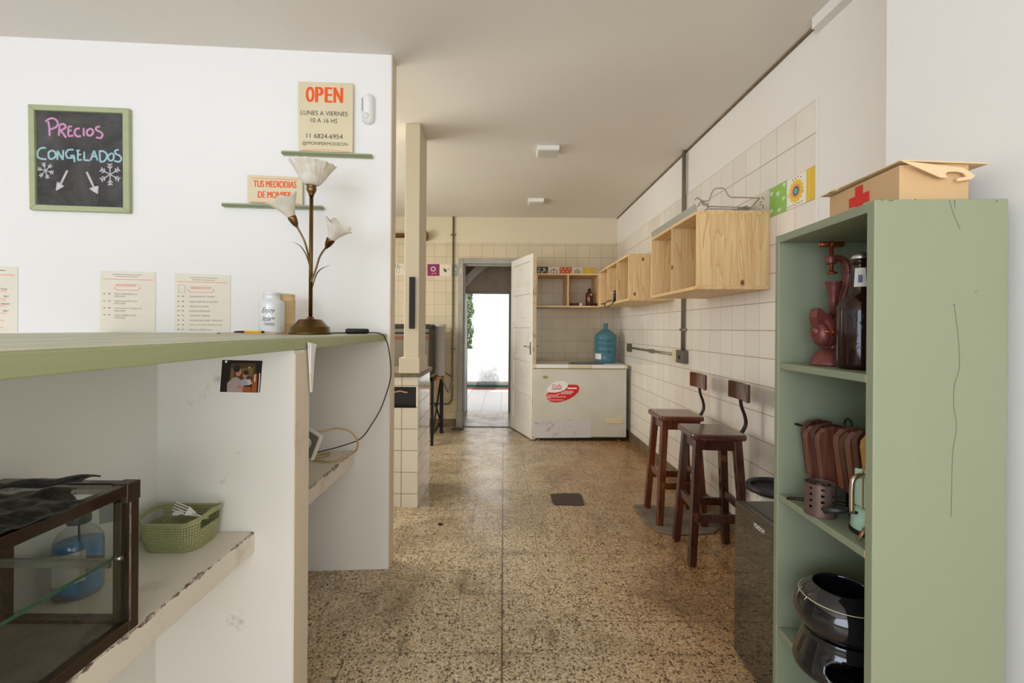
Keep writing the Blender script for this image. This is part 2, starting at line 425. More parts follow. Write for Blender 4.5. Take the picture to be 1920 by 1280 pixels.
M['door_edge'] = mat('worn_cream_door_edge', srgb(222, 204, 172), .5, var=14, varcol=srgb(160, 126, 88), thresh=(.5, .75))
M['brass'] = mat('antique_brass', srgb(128, 100, 60), .3, 1.0, var=3, varcol=srgb(70, 52, 30), scale=(3, 3, .8))
def frosted():
    m, nt, p = newmat('frosted_alabaster_glass'); co = objco(nt)
    c = ramp(nt, noise_(nt, co, 28, 4), [(.35, srgb(240, 232, 214)), (.65, srgb(252, 250, 244))])
    lk(nt, c, p.inputs['Base Color']); p.inputs['Roughness'].default_value = .35
    tr = nt.nodes.new('ShaderNodeBsdfTranslucent'); lk(nt, c, tr.inputs[0]); mx = nt.nodes.new('ShaderNodeMixShader'); mx.inputs[0].default_value = .45
    out = nt.nodes['Material Output']; lk(nt, p.outputs[0], mx.inputs[1]); lk(nt, tr.outputs[0], mx.inputs[2]); lk(nt, mx.outputs[0], out.inputs[0]); return m
M['frosted'] = frosted()
M['glass'] = glass_mat('clear_glass', (.975, .99, .985)); M['glass_edge'] = mat('green_glass_edge', srgb(30, 92, 70), .15, coat=.3)
M['glass_dirty'] = glass_mat('greenish_glass', (.965, .985, .965))
M['clear_plastic'] = glass_mat('clear_plastic', (.96, .96, .96), 1.4, .08)
M['bronze'] = mat('brown_anodised_aluminium', srgb(86, 74, 64), .28, .85, rvar=12)
M['paper'] = mat('cream_paper', srgb(232, 224, 206), .6, var=2.5, varcol=srgb(224, 214, 194))
M['paper2'] = mat('tan_card', srgb(222, 208, 172), .6, var=3, varcol=srgb(212, 196, 160))
M['orange'] = mat('orange_print', srgb(235, 88, 24), .6); M['orange_soft'] = mat('pale_orange_print', srgb(238, 150, 112), .6)
M['ink'] = mat('black_print', srgb(54, 48, 38), .6); M['ink_soft'] = mat('grey_print', srgb(128, 122, 110), .6)
M['red'] = mat('red_print', srgb(214, 30, 22), .4); M['white_print'] = mat('white_print', srgb(240, 238, 232), .5)
M['plastic_white'] = mat('white_plastic', srgb(236, 234, 228), .35)
M['plastic_cream'] = mat('yellowed_white_plastic', srgb(222, 208, 166), .4)
M['diffuser'] = mat('lamp_diffuser', srgb(214, 208, 204), .3)
# ------------------------------------------------------------------ the setting
CZ = 2.65; YB = 5.75; XR = 1.425
struct(MB().box((-3.8, -2.6, -.1), (1.8, 6.75, 0)).build('floor', M['terrazzo'], origin=(0, 0, 0)))
struct(MB().box((-3.8, -2.6, CZ), (1.8, YB + .12, CZ + .12)).build('ceiling', M['ceiling'], origin=(0, 0, CZ)))
# partition behind the counter (its plane is turned a few degrees)
def wl(px, py, off=0.0):
    x, z = ray(px, py); d = (2.348 + .07 * .588 - off) / (1 - .07 * x); return V(x * d, d, EYE + z * d)
WUX = V(1, .07, 0).normalized(); WN = V(.07, -1, 0).normalized(); UZ = V(0, 0, 1)
def wly(X): return 2.348 + .07 * (X + .588)
b = MB()
b.prism([(-.588, wly(-.588), 0), (-3.7, wly(-3.7), 0), (-3.7, wly(-3.7) + .098, 0), (-.588, wly(-.588) + .098, 0)], (0, 0, CZ))
struct(b.build('wall_left', M['white'], origin=(-.588, 2.35, 0)))
struct(MB().box((-.589, 2.352, 0), (-.584, 2.444, CZ)).build('trim_partition_edge', M['cream_edge']))
# right side: near wall, then the set-back kitchen wall with its tiling
struct(MB().box((1.06, -2.6, 0), (1.8, 1.265, CZ)).build('wall_right_near', M['white'], origin=(1.06, 0, 0)))
b = MB(); b.box((XR + .008, 1.265, 0), (1.8, YB + .12, CZ)); b.mi = 1; b.box((XR, 2.08, 0), (XR + .03, YB, 2.3035))
b.mi = 0; b.box((XR - .004, 2.06, 0), (XR + .03, 2.08, 2.3035)); b.box((XR, 1.265, 0), (XR + .03, 2.06, CZ))
struct(b.build('wall_right', [M['plaster_white2'], M['tile_right']], origin=(XR, 2, 0)))
struct(MB().box((XR - .012, 1.3, 0), (XR, YB, .105)).build('baseboard_right', M['skirting']))
struct(MB().box((XR - .045, .6, CZ - .05), (XR + .02, 2.05, CZ)).build('trim_1', M['white']))
struct(MB().box((XR - .004, 2.05, CZ - .012), (XR + .02, YB, CZ - .001)).build('trim_2', M['skirting']))
# back wall with the doorway
DL, DR, DT = -.575, .16, 2.125
b = MB()
b.mi = 0
b.box((-2.8, YB, 2.33), (1.8, YB + .12, CZ)); b.box((-2.8, YB + .03, 0), (DL, YB + .12, 2.33)); b.box((DR, YB + .03, 0), (1.8, YB + .12, 2.33)); b.box((DL, YB + .03, DT), (DR, YB + .12, 2.33))
b.mi = 1
b.box((-2.8, YB, 0), (DL, YB + .03, 2.33)); b.box((DR, YB, 0), (XR, YB + .03, 2.33)); b.box((DL, YB, DT), (DR, YB + .03, 2.33))
struct(b.build('wall_back', [M['plaster_cream'], M['tile_back']], origin=(0, YB, 0)))
struct(MB().box((-2.7, YB - .012, 0), (DL, YB, .10)).build('baseboard_back', M['skirting']))
# kitchen's left wall with a window opening, street side walls behind the camera with the shop window
b = MB()
for a, c in (((-2.9, 2.3, 0), (-2.75, 2.65, CZ)), ((-2.9, 4.6, 0), (-2.75, YB + .1, CZ)), ((-2.9, 2.65, 0), (-2.75, 4.6, 1.05)), ((-2.9, 2.65, 2.4), (-2.75, 4.6, CZ))): b.box(a, c)
struct(b.build('wall_kitchen_left', M['plaster_cream']))
struct(MB().box((-3.85, -2.6, 0), (-3.7, 2.3, CZ)).build('wall_far_left', M['white']))
b = MB()
for a, c in (((-3.8, -2.6, 0), (-3.4, -2.48, CZ)), ((-.4, -2.6, 0), (0, -2.48, CZ)), ((.96, -2.6, 0), (1.8, -2.48, CZ)), ((0, -2.6, 2.25), (.96, -2.48, CZ)), ((-3.4, -2.6, 0), (-.4, -2.48, .4)), ((-3.4, -2.6, 2.5), (-.4, -2.48, CZ))): b.box(a, c)  # tall gap right of the window is an added opening for the aisle fill lamp
struct(b.build('wall_front', M['white']))
# passage behind the door, and the bright yard beyond
PY = 6.75
o2l, o2r, o2t = at(876, 600, PY).x, at(954, 600, PY).x, at(915, 550, PY).z
b = MB()
b.box((-1.2, PY, 0), (o2l, PY + .1, 2.6)); b.box((o2r, PY, 0), (1.2, PY + .1, 2.6)); b.box((o2l, PY, o2t), (o2r, PY + .1, 2.6))
b.box((-1.3, YB + .12, 0), (-1.2, PY + .1, 2.6)); b.box((1.2, YB + .12, 0), (1.3, PY + .1, 2.6)); b.box((-1.3, YB + .12, 2.55), (1.3, PY + .1, 2.65))
struct(b.build('wall_passage', M['brown_plaster'], origin=(0, PY, 0)))
b = MB(); pA = at(866, 541, 6.5); pB = at(913, 497, 6.5)
dirv = (pB - pA).normalized()
b.prism([pA - dirv * .4, pB + dirv * .6, pB + dirv * .6 + V(0, 0, .13), pA - dirv * .4 + V(0, 0, .13)], (0, .2, 0))
struct(b.build('trim_stair_beam', M['plaster_white2']))
b = MB()
b.box((o2l - .03, PY - .02, 0), (o2l, PY + .1, o2t + .03)); b.box((o2r, PY - .02, 0), (o2r + .045, PY + .1, o2t + .03)); b.box((o2l, PY - .02, o2t), (o2r, PY + .1, o2t + .03))
struct(b.build('trim_passage_frame', M['grey_paint']))
m, nt, p = newmat('yard_tiles'); pos, s = worldpos(nt)
a1, _ = line_mask(nt, s[0], -.33, .3, .012); a2, _ = line_mask(nt, s[1], 7, .3, .012)
lk(nt, mix(nt, math_(nt, 'MULTIPLY', math_(nt, 'MAXIMUM', a1, a2), .6), srgb(214, 210, 206), srgb(168, 160, 154)), p.inputs['Base Color']); p.inputs['Roughness'].default_value = .5
struct(MB().box((-4, 6.75, -.1), (4, 9.9, -.005)).build('floor_yard', m))
YW = 9.6
struct(MB().box((-4, YW, 0), (4, YW + .2, 4.2)).build('wall_yard', M['outdoor_white']))
struct(MB().box((-4.2, 6.85, 0), (-4, YW, 4.2)).build('wall_yard_left', M['outdoor_white']))
struct(MB().box((4, 6.85, 0), (4.2, YW, 4.2)).build('wall_yard_right', M['outdoor_white']))
b = MB()                                                              # low gravel curb with its green rail
b.box((-3, YW - .14, 0), (3, YW, .13))
t = thing('gravel_curb', 'low gravel curb with a green rail at the foot of the white yard wall', 'curb', (0, YW - .1, 0))
b.build('curb', mat('grey_gravel', srgb(150, 148, 142), .9, var=40, varcol=srgb(86, 84, 80), bump=(80, .6, .01)), t)
b = MB(); b.box((-3, YW - .17, .035), (3, YW - .145, .075)); b.build('rail', mat('dark_green_rail', srgb(24, 70, 58), .5), t)
b = MB(); b.box((-3, YW - .30, -.004), (3, YW - .2, .02)); b.build('brick_edging', mat('red_brick_edging', srgb(136, 82, 68), .8), t)
# climbing hedge hanging at the yard's left: one leafy mass
b = MB(); random.seed(3)
hp = [at(877 - 6, 552, 8.2), at(881, 660, 8.2)]
for i in range(3600):
    c = V(random.uniform(-.95, at(886, 600, 8.1).x), random.uniform(7.95, 8.3), random.uniform(.88, 2.1))
    c.x += .02 * math.sin(c.z * 17)
    q = Matrix.Rotation(random.uniform(0, 6.28), 3, 'Z') @ Matrix.Rotation(random.uniform(-1, 1), 3, 'X'); r = random.uniform(.012, .026)
    b.quad([c + q @ V(-r * .5, 0, -r), c + q @ V(r * .5, 0, -r * .6), c + q @ V(r * .6, .01, r), c + q @ V(-r * .4, 0, r * .7)])
for k_ in range(5): b.tube([(-.93 + .015 * k_, 8.05 + .04 * k_, 0), (-.90 + .01 * k_, 8.1, .6), (-.88, 8.1 + .02 * k_, 1.2)], .012, 6)
tag(b.build('climbing_hedge', mat('hedge_leaves', srgb(92, 120, 72), .6, var=6, varcol=srgb(140, 160, 110)), recalc=False), 'leafy green hedge seen at the left edge of the bright yard doorway', 'hedge', kind='stuff')
t = thing('outer_door', 'narrow dark grey outer door standing open in the passage', 'door', (o2l, 6.6, 0))
b = MB(); b.box((o2l - .03, 6.05, .05), (o2l + .005, 6.72, 1.76)); b.build('door_leaf', mat('dark_grey_door_paint', srgb(70, 74, 80), .4), t)
b = MB(); b.box((o2l + .005, 6.05, .02), (o2l + .012, 6.10, .42)); b.build('kick_strip', mat('rusty_kick_strip', srgb(110, 74, 52), .6), t)

# kitchen door: grey frame on the wall, white panelled leaf standing open
t = thing('door_1', 'open white panelled door with grey frame in the back wall', 'door', (DL, YB, 0)); t['kind'] = 'structure'
b = MB(); w = .065
b.box((DL, YB - .03, 0), (DL + w, YB + .11, DT)); b.box((DR - w, YB - .03, 0), (DR, YB + .11, DT)); b.box((DL + w, YB - .03, DT - w), (DR - w, YB + .11, DT))
b.box((DL + w, YB + .02, 0), (DL + w + .02, YB + .1, DT - w)); b.box((DL + w + .02, YB + .02, DT - w - .02), (DR - w, YB + .1, DT - w))
b.box((DL - .012, YB - .045, 0), (DL + w + .004, YB + .0, .20))
b.build('door_frame', M['grey_paint'], t, bevel=.004)
b = MB(); b.box((DL + w, YB - .02, 0), (DR - w, YB + .02, .006)); b.build('threshold', M['iron'], t)
b = MB(); b.box((DL + .028, YB - .034, 1.93), (DL + .042, YB - .028, 2.0)); b.build('hinge_plate', M['plastic_cream'], t)
H0 = V(.093, YB - .035, .012); fe = atz(997, 826, 0.0); L = (V(fe.x, fe.y, 0) - V(H0.x, H0.y, 0)).length
ang = math.atan2(fe.y - H0.y, fe.x - H0.x)
DM = Matrix.Translation(H0) @ Matrix.Rotation(ang, 4, 'Z'); HH = 2.075; th = .045
def dbox(a, c): b.box(a, c, DM)
b = MB(); st = .085; rails = [0, .16, .475, .555, .86, .94, 1.245, 1.325, 1.63, 1.71, 1.995, HH]
dbox((0, 0, 0), (st, th, HH)); dbox((L - st, 0, 0), (L, th, HH))
for i in range(0, 12, 2): dbox((st, 0, rails[i]), (L - st, th, rails[i + 1]))
for i in range(1, 11, 2): dbox((st, .017, rails[i]), (L - st, th - .017, rails[i + 1])); dbox((st + .03, .013, rails[i] + .035), (L - st - .03, th - .013, rails[i + 1] - .035))
leaf = b.build('door_leaf', M['door_white'], t, bevel=.004)
b = MB(); b.box((L, .001, 0), (L + .004, th - .001, HH), DM); b.build('door_edge', M['door_edge'], t)
b = MB(); hz = 1.035
for sgn, y0 in ((-1, 0), (1, th)):
    b.tube([DM @ V(L - .045, y0, hz), DM @ V(L - .045, y0 + sgn * .045, hz)], .009)
    b.tube(bez([DM @ V(L - .045, y0 + sgn * .045, hz), DM @ V(L - .085, y0 + sgn * .05, hz), DM @ V(L - .14, y0 + sgn * .045, hz - .004)], 4), [.009] * 4 + [.008] * 4 + [.007])
    b.cbox((L - .045, y0 + sgn * .003, hz - .02), (.03, .006, .14), DM)
b.build('door_handle', M['chrome'], leaf)

# ------------------------------------------------------------------ bar counter
def shelf_mat(name, xe, ze):
    m, nt, p = newmat(name); pos, s = worldpos(nt)
    c = mix(nt, ramp(nt, noise_(nt, pos, 7, 6, .65), [(.58, 0.0), (.75, .5)]), srgb(228, 220, 204), srgb(176, 154, 124))
    d = math_(nt, 'MAXIMUM', math_(nt, 'ABSOLUTE', math_(nt, 'SUBTRACT', s[0], xe)), math_(nt, 'ABSOLUTE', math_(nt, 'SUBTRACT', s[2], ze)))
    w = math_(nt, 'ADD', math_(nt, 'MULTIPLY', math_(nt, 'MAXIMUM', math_(nt, 'SUBTRACT', noise_(nt, pos, 8, 5, .75), .46), 0.0), .07), .0011)
    k = math_(nt, 'LESS_THAN', d, w)
    c = mix(nt, math_(nt, 'MULTIPLY', k, ramp(nt, noise_(nt, pos, 70, 4), [(.35, .3), (.6, .95)])), c, srgb(84, 58, 36))
    lk(nt, c, p.inputs['Base Color']); p.inputs['Roughness'].default_value = .45; bump_(nt, p, noise_(nt, pos, 30, 4), .15, .003); return m
ZT = 1.212
bar = thing('bar_counter', 'white masonry bar counter with open shelves under a green worktop', 'counter', (-.8, 1.35, 0))
b = MB(); b.box((-.995, 1.31, 0), (-.602, 1.402, ZT - .036)); b.build('upright_panel', M['white_dirty'], bar)
b = MB(); b.box((-.602, 1.311, 0), (-.598, 1.404, ZT - .046)); b.build('panel_end', M['cream_edge'], bar)
b = MB(); b.box((-1.05, -.35, 0), (-.995, wly(-1.05) - .002, ZT - .036)); b.build('back_panel', M['white_dirty'], bar)
b = MB(); b.box((-.995, -.35, .594), (-.7126, 1.31, .654)); b.build('shelf', shelf_mat('worn_white_shelf_near', -.7135, .654), bar, bevel=.004)
b = MB(); b.box((-.995, 1.402, .545), (-.757, wly(-.9) - .002, .611)); b.build('shelf', shelf_mat('worn_white_shelf_far', -.758, .611), bar, bevel=.004)
b = MB()
e1 = V(-.6, wly(-.6) - .003, 0)
b.prism([(-.6, -.35, ZT - .035), e1 + V(0, 0, ZT - .035), (-1.95, wly(-1.95) - .003, ZT - .035), (-1.95, -.35, ZT - .035)], (0, 0, .033))
wt = thing('bar_worktop', 'long green painted wooden worktop on the white bar counter', 'worktop', (-.8, 1.0, ZT - .035))
b.build('board', M['green_edge'], wt, bevel=.003)
b = MB(); b.prism([(-.6035, -.349, ZT - .002), (-.6035, wly(-.6) - .005, ZT - .002), (-1.949, wly(-1.95) - .005, ZT - .002), (-1.949, -.349, ZT - .002)], (0, 0, .002)); b.build('worn_top_surface', M['worktop'], wt)

# ------------------------------------------------------------------ left wall: ledges, signs, chalkboard, sensor
def wslab(mb, tl, tr, br, bl, off, thick):
    P = [wl(*q, off + thick) for q in (tl, tr, br, bl)]
    mb.prism(P, -WN * thick); return P
def ledge(x0, y0, x1, y1, label):
    A, B = wl(x0, y0, .03), wl(x1, y1, .03)
    mb = MB(); dz = V(0, 0, .0135)
    back = -WN * .03
    mb.prism([A - WN * .0, B, B + back, A + back], dz)
    mb.prism([A, B, B - WN * .006, A - WN * .006], dz + V(0, 0, .004))
    return tag(mb.build('picture_ledge', M['green_edge'], bevel=.002), label, 'shelf', 'green picture ledges on the white wall')
ledge(527, 288, 697, 294.5, 'short green picture ledge holding the OPEN sign')
ledge(415, 386, 605, 391.5, 'lower green picture ledge partly behind the brass lamp')
def plane_text(mb, s, cx, base_py, hpx, off, wpx=None, bold=0, shear=0, align='c', x0=None):
    """text with its baseline at pixel row base_py of the wall, centred on cx (or starting at x0)"""
    c = wl(cx if x0 is None else x0, base_py, off); q = wl((cx if x0 is None else x0), base_py - hpx, off)
    h = (q - c).length
    w = None
    if wpx: w = (wl(cx + wpx / 2, base_py, off) - wl(cx - wpx / 2, base_py, off)).length if x0 is None else (wl(x0 + wpx, base_py, off) - c).length
    slope = (wl(700, 300, off) - wl(690, 300, off))
    for k_, dx in enumerate((-1, -.5, 0, .5, 1) if bold else (0,)): put_text(mb, s, c + WUX * dx * bold * h + WN * k_ * .00004, WUX, UZ, w * (1 - bold * .4), h, 0, shear, 'c' if x0 is None else 'l')
def rule(mb, x0, y0, x1, y1, off, tpx=2):
    A, B = wl(x0, y0, off), wl(x1, y1, off); A2, B2 = wl(x0, y0 + tpx, off), wl(x1, y1 + tpx, off)
    mb.prism([A, B, B2, A2], -WN * .0004)
def faint(mb, x0, y, x1, h):
    """a line of print too small to read"""
    x = x0
    while x < x1:
        w = min(random.uniform(2.2, 6), x1 - x)
        rule(mb, x, y + (x - x0) * .035, x + w, y + (x + w - x0) * .035, om, h); x += w + 1.1
def pill(mb, x0, x1, y0, y1):
    r = (y1 - y0) / 2; pts = []
    for k in range(13): a = -PI / 2 + PI * k / 12; pts.append((x1 - r + r * math.cos(a), (y0 + y1) / 2 + r * math.sin(a) + .7))
    for k in range(13): a = PI / 2 + PI * k / 12; pts.append((x0 + r + r * math.cos(a), (y0 + y1) / 2 + r * math.sin(a)))
    mb.tube([wl(x, y, om - .0004) for x, y in pts], [.0014 if y > (y0 + y1) / 2 + .6 else .0005 for x, y in pts], 6, closed=True)
om = .0029
# OPEN sign
OFF = .016
t = thing('open_sign', 'upright cream OPEN sign with orange letters and opening hours', 'sign', wl(610, 287, OFF))
b = MB(); wslab(b, (559, 152.5), (662, 156), (661, 286), (560, 282.5), OFF, .004); b.build('card', M['paper2'], t)
o = OFF + .0046
b = MB()
for ch_, x_ in (('O', 574.5), ('P', 592), ('E', 610), ('N', 626.5)): plane_text(b, ch_, 0, 190.8 + (x_ - 574) * .03, 28.5, o, dict(O=14, P=13.5, E=12, N=15.5)[ch_], bold=.05, x0=x_)
b.build('orange_lettering', M['orange'], t)
b = MB(); plane_text(b, 'LUNES A VIERNES', 608, 216.3, 8.2, o, 88); plane_text(b, '10 A 16 HS', 607.5, 230, 8.2, o, 50)
plane_text(b, '11 6824-6954', 608.5, 259.5, 8.6, o, 68); plane_text(b, '@MONPERMODEON', 609.5, 273.8, 8, o, 85); b.build('black_lettering', M['ink'], t)
b = MB(); rule(b, 565, 281, 610, 280, o, 1.4); rule(b, 610, 280, 656, 284, o, 1.4); b.build('orange_rule', M['orange_soft'], t)
# second sign
t = thing('lunch_sign', 'cream card reading TUS MEDIODIAS in orange behind the lamp', 'sign', wl(515, 380, OFF))
b = MB(); wslab(b, (464, 327.5), (567, 332), (567, 383.5), (464, 379), OFF, .004); b.build('card', M['paper2'], t)
b = MB(); plane_text(b, 'TUS MEDIODIAS', 515.5, 351.5, 12.5, o, 81, bold=.035); plane_text(b, 'DE MONPER', 515, 371.5, 12.5, o, 63, bold=.035); b.build('orange_lettering', M['orange'], t)
b = MB(); rule(b, 471, 333, 561, 336.5, o, 1.2); rule(b, 469, 377, 561, 380.5, o, 1.2); b.build('orange_rule', M['orange_soft'], t)
# menu sheets
def sheet(tl, tr, bottom, label):
    t = thing('menu_sheet', label, 'menu', wl((tl[0] + tr[0]) / 2, bottom, 0), group='menu sheets on the white wall')
    mb = MB(); wslab(mb, tl, tr, (tr[0] - .5, bottom), (tl[0] - .5, bottom), .001, .0015); mb.build('paper', M['paper'], t); return t
om = .0029
t = sheet((187.8, 507), (291.7, 510), 620.5, 'cream menu sheet left of the other, listing four pizzas')
b = MB(); rule(b, 193, 522, 287, 524.5, om, 1.1)
plane_text(b, 'PIZZAS MEDIA MASA', 237, 537, 4.2, om, 38, bold=.02); b.build('orange_lettering', M['orange_soft'], t)
b = MB(); pill(b, 215, 262, 532, 543.5); b.build('title_frame', M['orange_soft'], t)
b = MB()
faint(b, 211, 513.4, 265, 1.0); faint(b, 217, 517.2, 258, 1.0)
for s_, y in (('PIZZA MUZZARELLA EN', 552.3), ('PORCIONES', 556.8), ('PIZZA FUGAZZETTA EN', 565.7), ('PORCIONES', 570), ('PIZZA JAMON Y MORRON EN', 579.5), ('PORCIONES', 584), ('PIZZA PEPPERONI EN', 592.5), ('PORCIONES', 597)):
    plane_text(b, s_, 0, y, 2.9, om, len(s_) * 2.22, x0=215)
for y in (551.5, 565, 578, 591): faint(b, 194, y - 2.2, 197, 1.8); faint(b, 203, y - 2, 207, 1.8)
b.build('grey_lettering', M['ink_soft'], t)
t = sheet((327.5, 512), (432, 515.5), 620.5, 'cream menu sheet nearest the notebook, with eight listed dishes')
b = MB(); rule(b, 332, 527, 427, 529.5, om, 1.1); plane_text(b, 'ENVASADO AL VACIO', 377, 542, 4.4, om, 37, bold=.02); b.build('orange_lettering', M['orange_soft'], t)
b = MB(); pill(b, 353, 401, 537, 547.5); b.build('title_frame', M['orange_soft'], t)
b = MB()
faint(b, 355, 519.4, 408, 1.0); faint(b, 361, 523.6, 402, 1.0)
for i, s_ in enumerate(('ALBONDIGAS DE TERNERA', 'ARROZ CREMOSO DE HONGOS', 'ARROZ DE CALAMAR', 'BONDIOLA BRASEADA', 'CHOP SUEY TERNERA', 'LASAGNA DE CARNE Y ESPINACA', 'PASTEL DE PAPA (PARMENTIER)', 'POLLO AL CURRY CON')):
    y = 557.2 + i * 8.72 + (1.0 if i > 0 else 0)
    plane_text(b, s_, 0, y, 3.0, om, len(s_) * 2.28, x0=355); faint(b, 333, y - 3, 336, 1.8); faint(b, 341, y - 2.8, 345, 1.6)
for x, y in ((335, 533), (346, 533), (346, 548), (335, 548)): pass
b.tube([wl(x, y, om) for x, y in ((335, 534), (347, 534.4), (347, 548.4), (335, 548))], .0007, 5, closed=True)
b.build('grey_lettering', M['ink_soft'], t)
t = sheet((-70, 496.5), (33.3, 500), 622, 'cream menu sheet cut off by the left edge of the view')
b = MB(); rule(b, -60, 512, 27.5, 515.3, om, 1.3)
for x, y in ((12, 546), (11.5, 559.4), (11, 562.8), (11, 573.5), (11, 587), (8, 600), (6.5, 613.8)): faint(b, -40, y - 2, x, 1.3)
b.build('orange_lettering', M['orange_soft'], t)
b = MB()
for s_, x, y in (('TALES', 13, 543.5), ('MELT', 17, 557), ('ONIZADA', 18.5, 571), ('MELT', 16, 584.3)):
    plane_text(b, s_, 0, y, 3.2, om, len(s_) * 2.5, x0=x - len(s_) * 2.5)
faint(b, -30, 505, 10, 1.2)
b.build('grey_lettering', M['ink'], t)
# chalkboard
cbd = thing('chalkboard', 'green framed chalkboard with PRECIOS CONGELADOS in coloured chalk', 'chalkboard', wl(147, 398, 0))
O4 = [(51.5, 194.5), (241, 202.5), (242, 398.5), (54.5, 392.5)]; I4 = [(63, 205.5), (229, 211.5), (230, 388.5), (65.5, 383)]
b = MB(); P = [wl(*q, .024) for q in O4]; Q = [wl(*q, .024) for q in I4]
for i in range(4):
    j = (i + 1) % 4; b.prism([P[i], P[j], Q[j], Q[i]], -WN * .023)
b.build('frame', M['green_edge'], cbd, bevel=.003)
m, nt, p = newmat('smudged_slate'); co = objco(nt); n = noise_(nt, co, 5, 7, .6, .8)
n2 = noise_(nt, co, 16, 4, .6, 2)
sm = math_(nt, 'ADD', math_(nt, 'MULTIPLY', ramp(nt, n, [(.4, 0.0), (.75, 1.0)]), .6), math_(nt, 'MULTIPLY', ramp(nt, n2, [(.55, 0.0), (.7, 1.0)]), .25))
lk(nt, mix(nt, sm, srgb(56, 54, 52), srgb(112, 110, 106)), p.inputs['Base Color']); p.inputs['Roughness'].default_value = .8
b = MB(); wslab(b, (61, 203), (231, 210), (232, 390), (63.5, 385), .004, .006); b.build('slate', m, cbd)
def cp(x, y): return (40 + x * 220 / 1224, 180 + y * 230 / 1280)        # from a close view of the board to its plane
def chalk(mb, lines, w=.0042):
    for ln in lines:
        pts = [wl(*cp(x, y), .0108) for x, y in ln]
        if len(pts) > 2: pts = bez(pts, 5)
        mb.tube(pts, w, 6, flat=None)
    p0_ = wl(147, 300, .0104)
    for v_ in mb.bm.verts:
        if not v_.tag: v_.co -= WN * ((v_.co - p0_).dot(WN) * .88); v_.tag = True
def chm(name, col): return mat(name, col, .95, var=180, varcol=tuple(c * .62 for c in col))
pink = [[(252, 268), (285, 240), (330, 232), (372, 260), (378, 305), (340, 335), (300, 345)], [(280, 262), (290, 330), (295, 415)], [(390, 415), (398, 310)], [(392, 305), (440, 290), (462, 325), (425, 352), (405, 356), (440, 395), (468, 436)],
        [(490, 318), (488, 415)], [(490, 318), (530, 316)], [(490, 362), (525, 358)], [(488, 418), (545, 412)], [(610, 338), (570, 345), (556, 385), (580, 420), (622, 416)], [(648, 332), (652, 418)],
        [(715, 340), (685, 365), (690, 405), (722, 412), (748, 385), (740, 350), (715, 338)], [(822, 318), (785, 325), (780, 352), (820, 372), (846, 400), (830, 436), (780, 430)]]
cyan = [[(255, 540), (200, 545), (168, 590), (180, 645), (262, 660)], [(320, 565), (285, 590), (288, 645), (325, 655), (358, 625), (352, 585), (322, 565)], [(375, 665), (378, 570)], [(378, 570), (432, 665)], [(432, 665), (438, 562)],
        [(545, 560), (490, 562), (465, 600), (485, 645), (545, 640)], [(508, 625), (548, 618)], [(548, 618), (555, 690)], [(590, 565), (588, 668)], [(572, 570), (612, 565)], [(590, 612), (625, 608)], [(585, 668), (632, 665)], [(655, 578), (655, 668)], [(655, 668), (712, 672)],
        [(722, 672), (758, 568)], [(758, 568), (795, 672)], [(735, 630), (790, 628)], [(815, 572), (822, 685)], [(812, 572), (865, 580), (893, 620), (870, 675), (822, 687)], [(935, 598), (905, 625), (912, 665), (945, 672), (965, 640), (958, 605), (935, 598)], [(1015, 560), (980, 570), (985, 602), (1025, 622), (1042, 655), (1020, 685), (968, 675)]]
b = MB(); chalk(b, pink, .0058); b.build('pink_chalk_lettering', chm('pink_chalk', srgb(222, 160, 196)), cbd)
b = MB(); chalk(b, cyan, .0050); b.build('blue_chalk_lettering', chm('pale_blue_chalk', srgb(176, 216, 222)), cbd)
def flake(cx, cy, r, a0):
    out = []
    for k in range(6):
        a = a0 + k * PI / 3; d = (math.cos(a), math.sin(a)); e = (cx + d[0] * r, cy + d[1] * r)
        out.append([(cx, cy), e])
        for q in ((.55, .32), (.8, .3)):
            for sg in (-1, 1):
                aa = a + sg * .8; s0 = (cx + d[0] * r * q[0], cy + d[1] * r * q[0]); out.append([s0, (s0[0] + math.cos(aa) * r * q[1], s0[1] + math.sin(aa) * r * q[1])])
    return out
wch = chm('white_chalk', srgb(214, 210, 210))
for fl_, w_ in ((flake(252, 778, 84, .25), .0026), (flake(925, 818, 112, PI / 6 - .02), .0030)):
    b = MB(); chalk(b, fl_, w_); b.build('chalk_snowflake', wch, cbd)
for (x0, y0, x1, y1, hx) in ((480, 775, 405, 925, ((375, 895), (440, 940), (362, 985))), (680, 790, 755, 950, ((712, 965), (800, 938), (795, 1020)))):
    b = MB(); chalk(b, [[(x0, y0), (x1, y1)]], .0060)
    H = [wl(*cp(*q), .0112) for q in hx]; b.prism(H, WN * .001)
    chalk(b, [[hx[0], hx[1]], [hx[1], hx[2]], [hx[2], hx[0]]], .0025); b.build('chalk_arrow', wch, cbd)
# motion sensor
c = wl(691.5, 206, .0); t = thing('motion_sensor', 'small white motion sensor on the wall beside the OPEN sign', 'sensor', c + V(0, 0, -.075))
b = MB(); R_ = .031
def cap(u, v):
    a = PI * (u - .5) * 1.0; z = (v - .5) * 2
    k = math.sqrt(max(0, 1 - max(0, abs(z) - .62) ** 2 / .145)) if abs(z) > .62 else 1
    return c + WUX * math.sin(a) * R_ * k + WN * (.004 + math.cos(a) * .034 * k) + UZ * z * .078
b.grid(cap, 16, 24); b.build('housing', M['plastic_white'], t)
b = MB(); b.prism([c + WUX * x + UZ * z for x, z in ((-.029, -.05), (.029, -.05), (.029, .05), (-.029, .05))], WN * .006); b.build('back_plate', M['plastic_white'], t)
b = MB(); b.sphere(c + WN * .026 + UZ * -.045 + WUX * -.004, .018, 14, (1, 1, 1.1)); b.build('lens', mat('sensor_lens', srgb(222, 220, 216), .2), t)
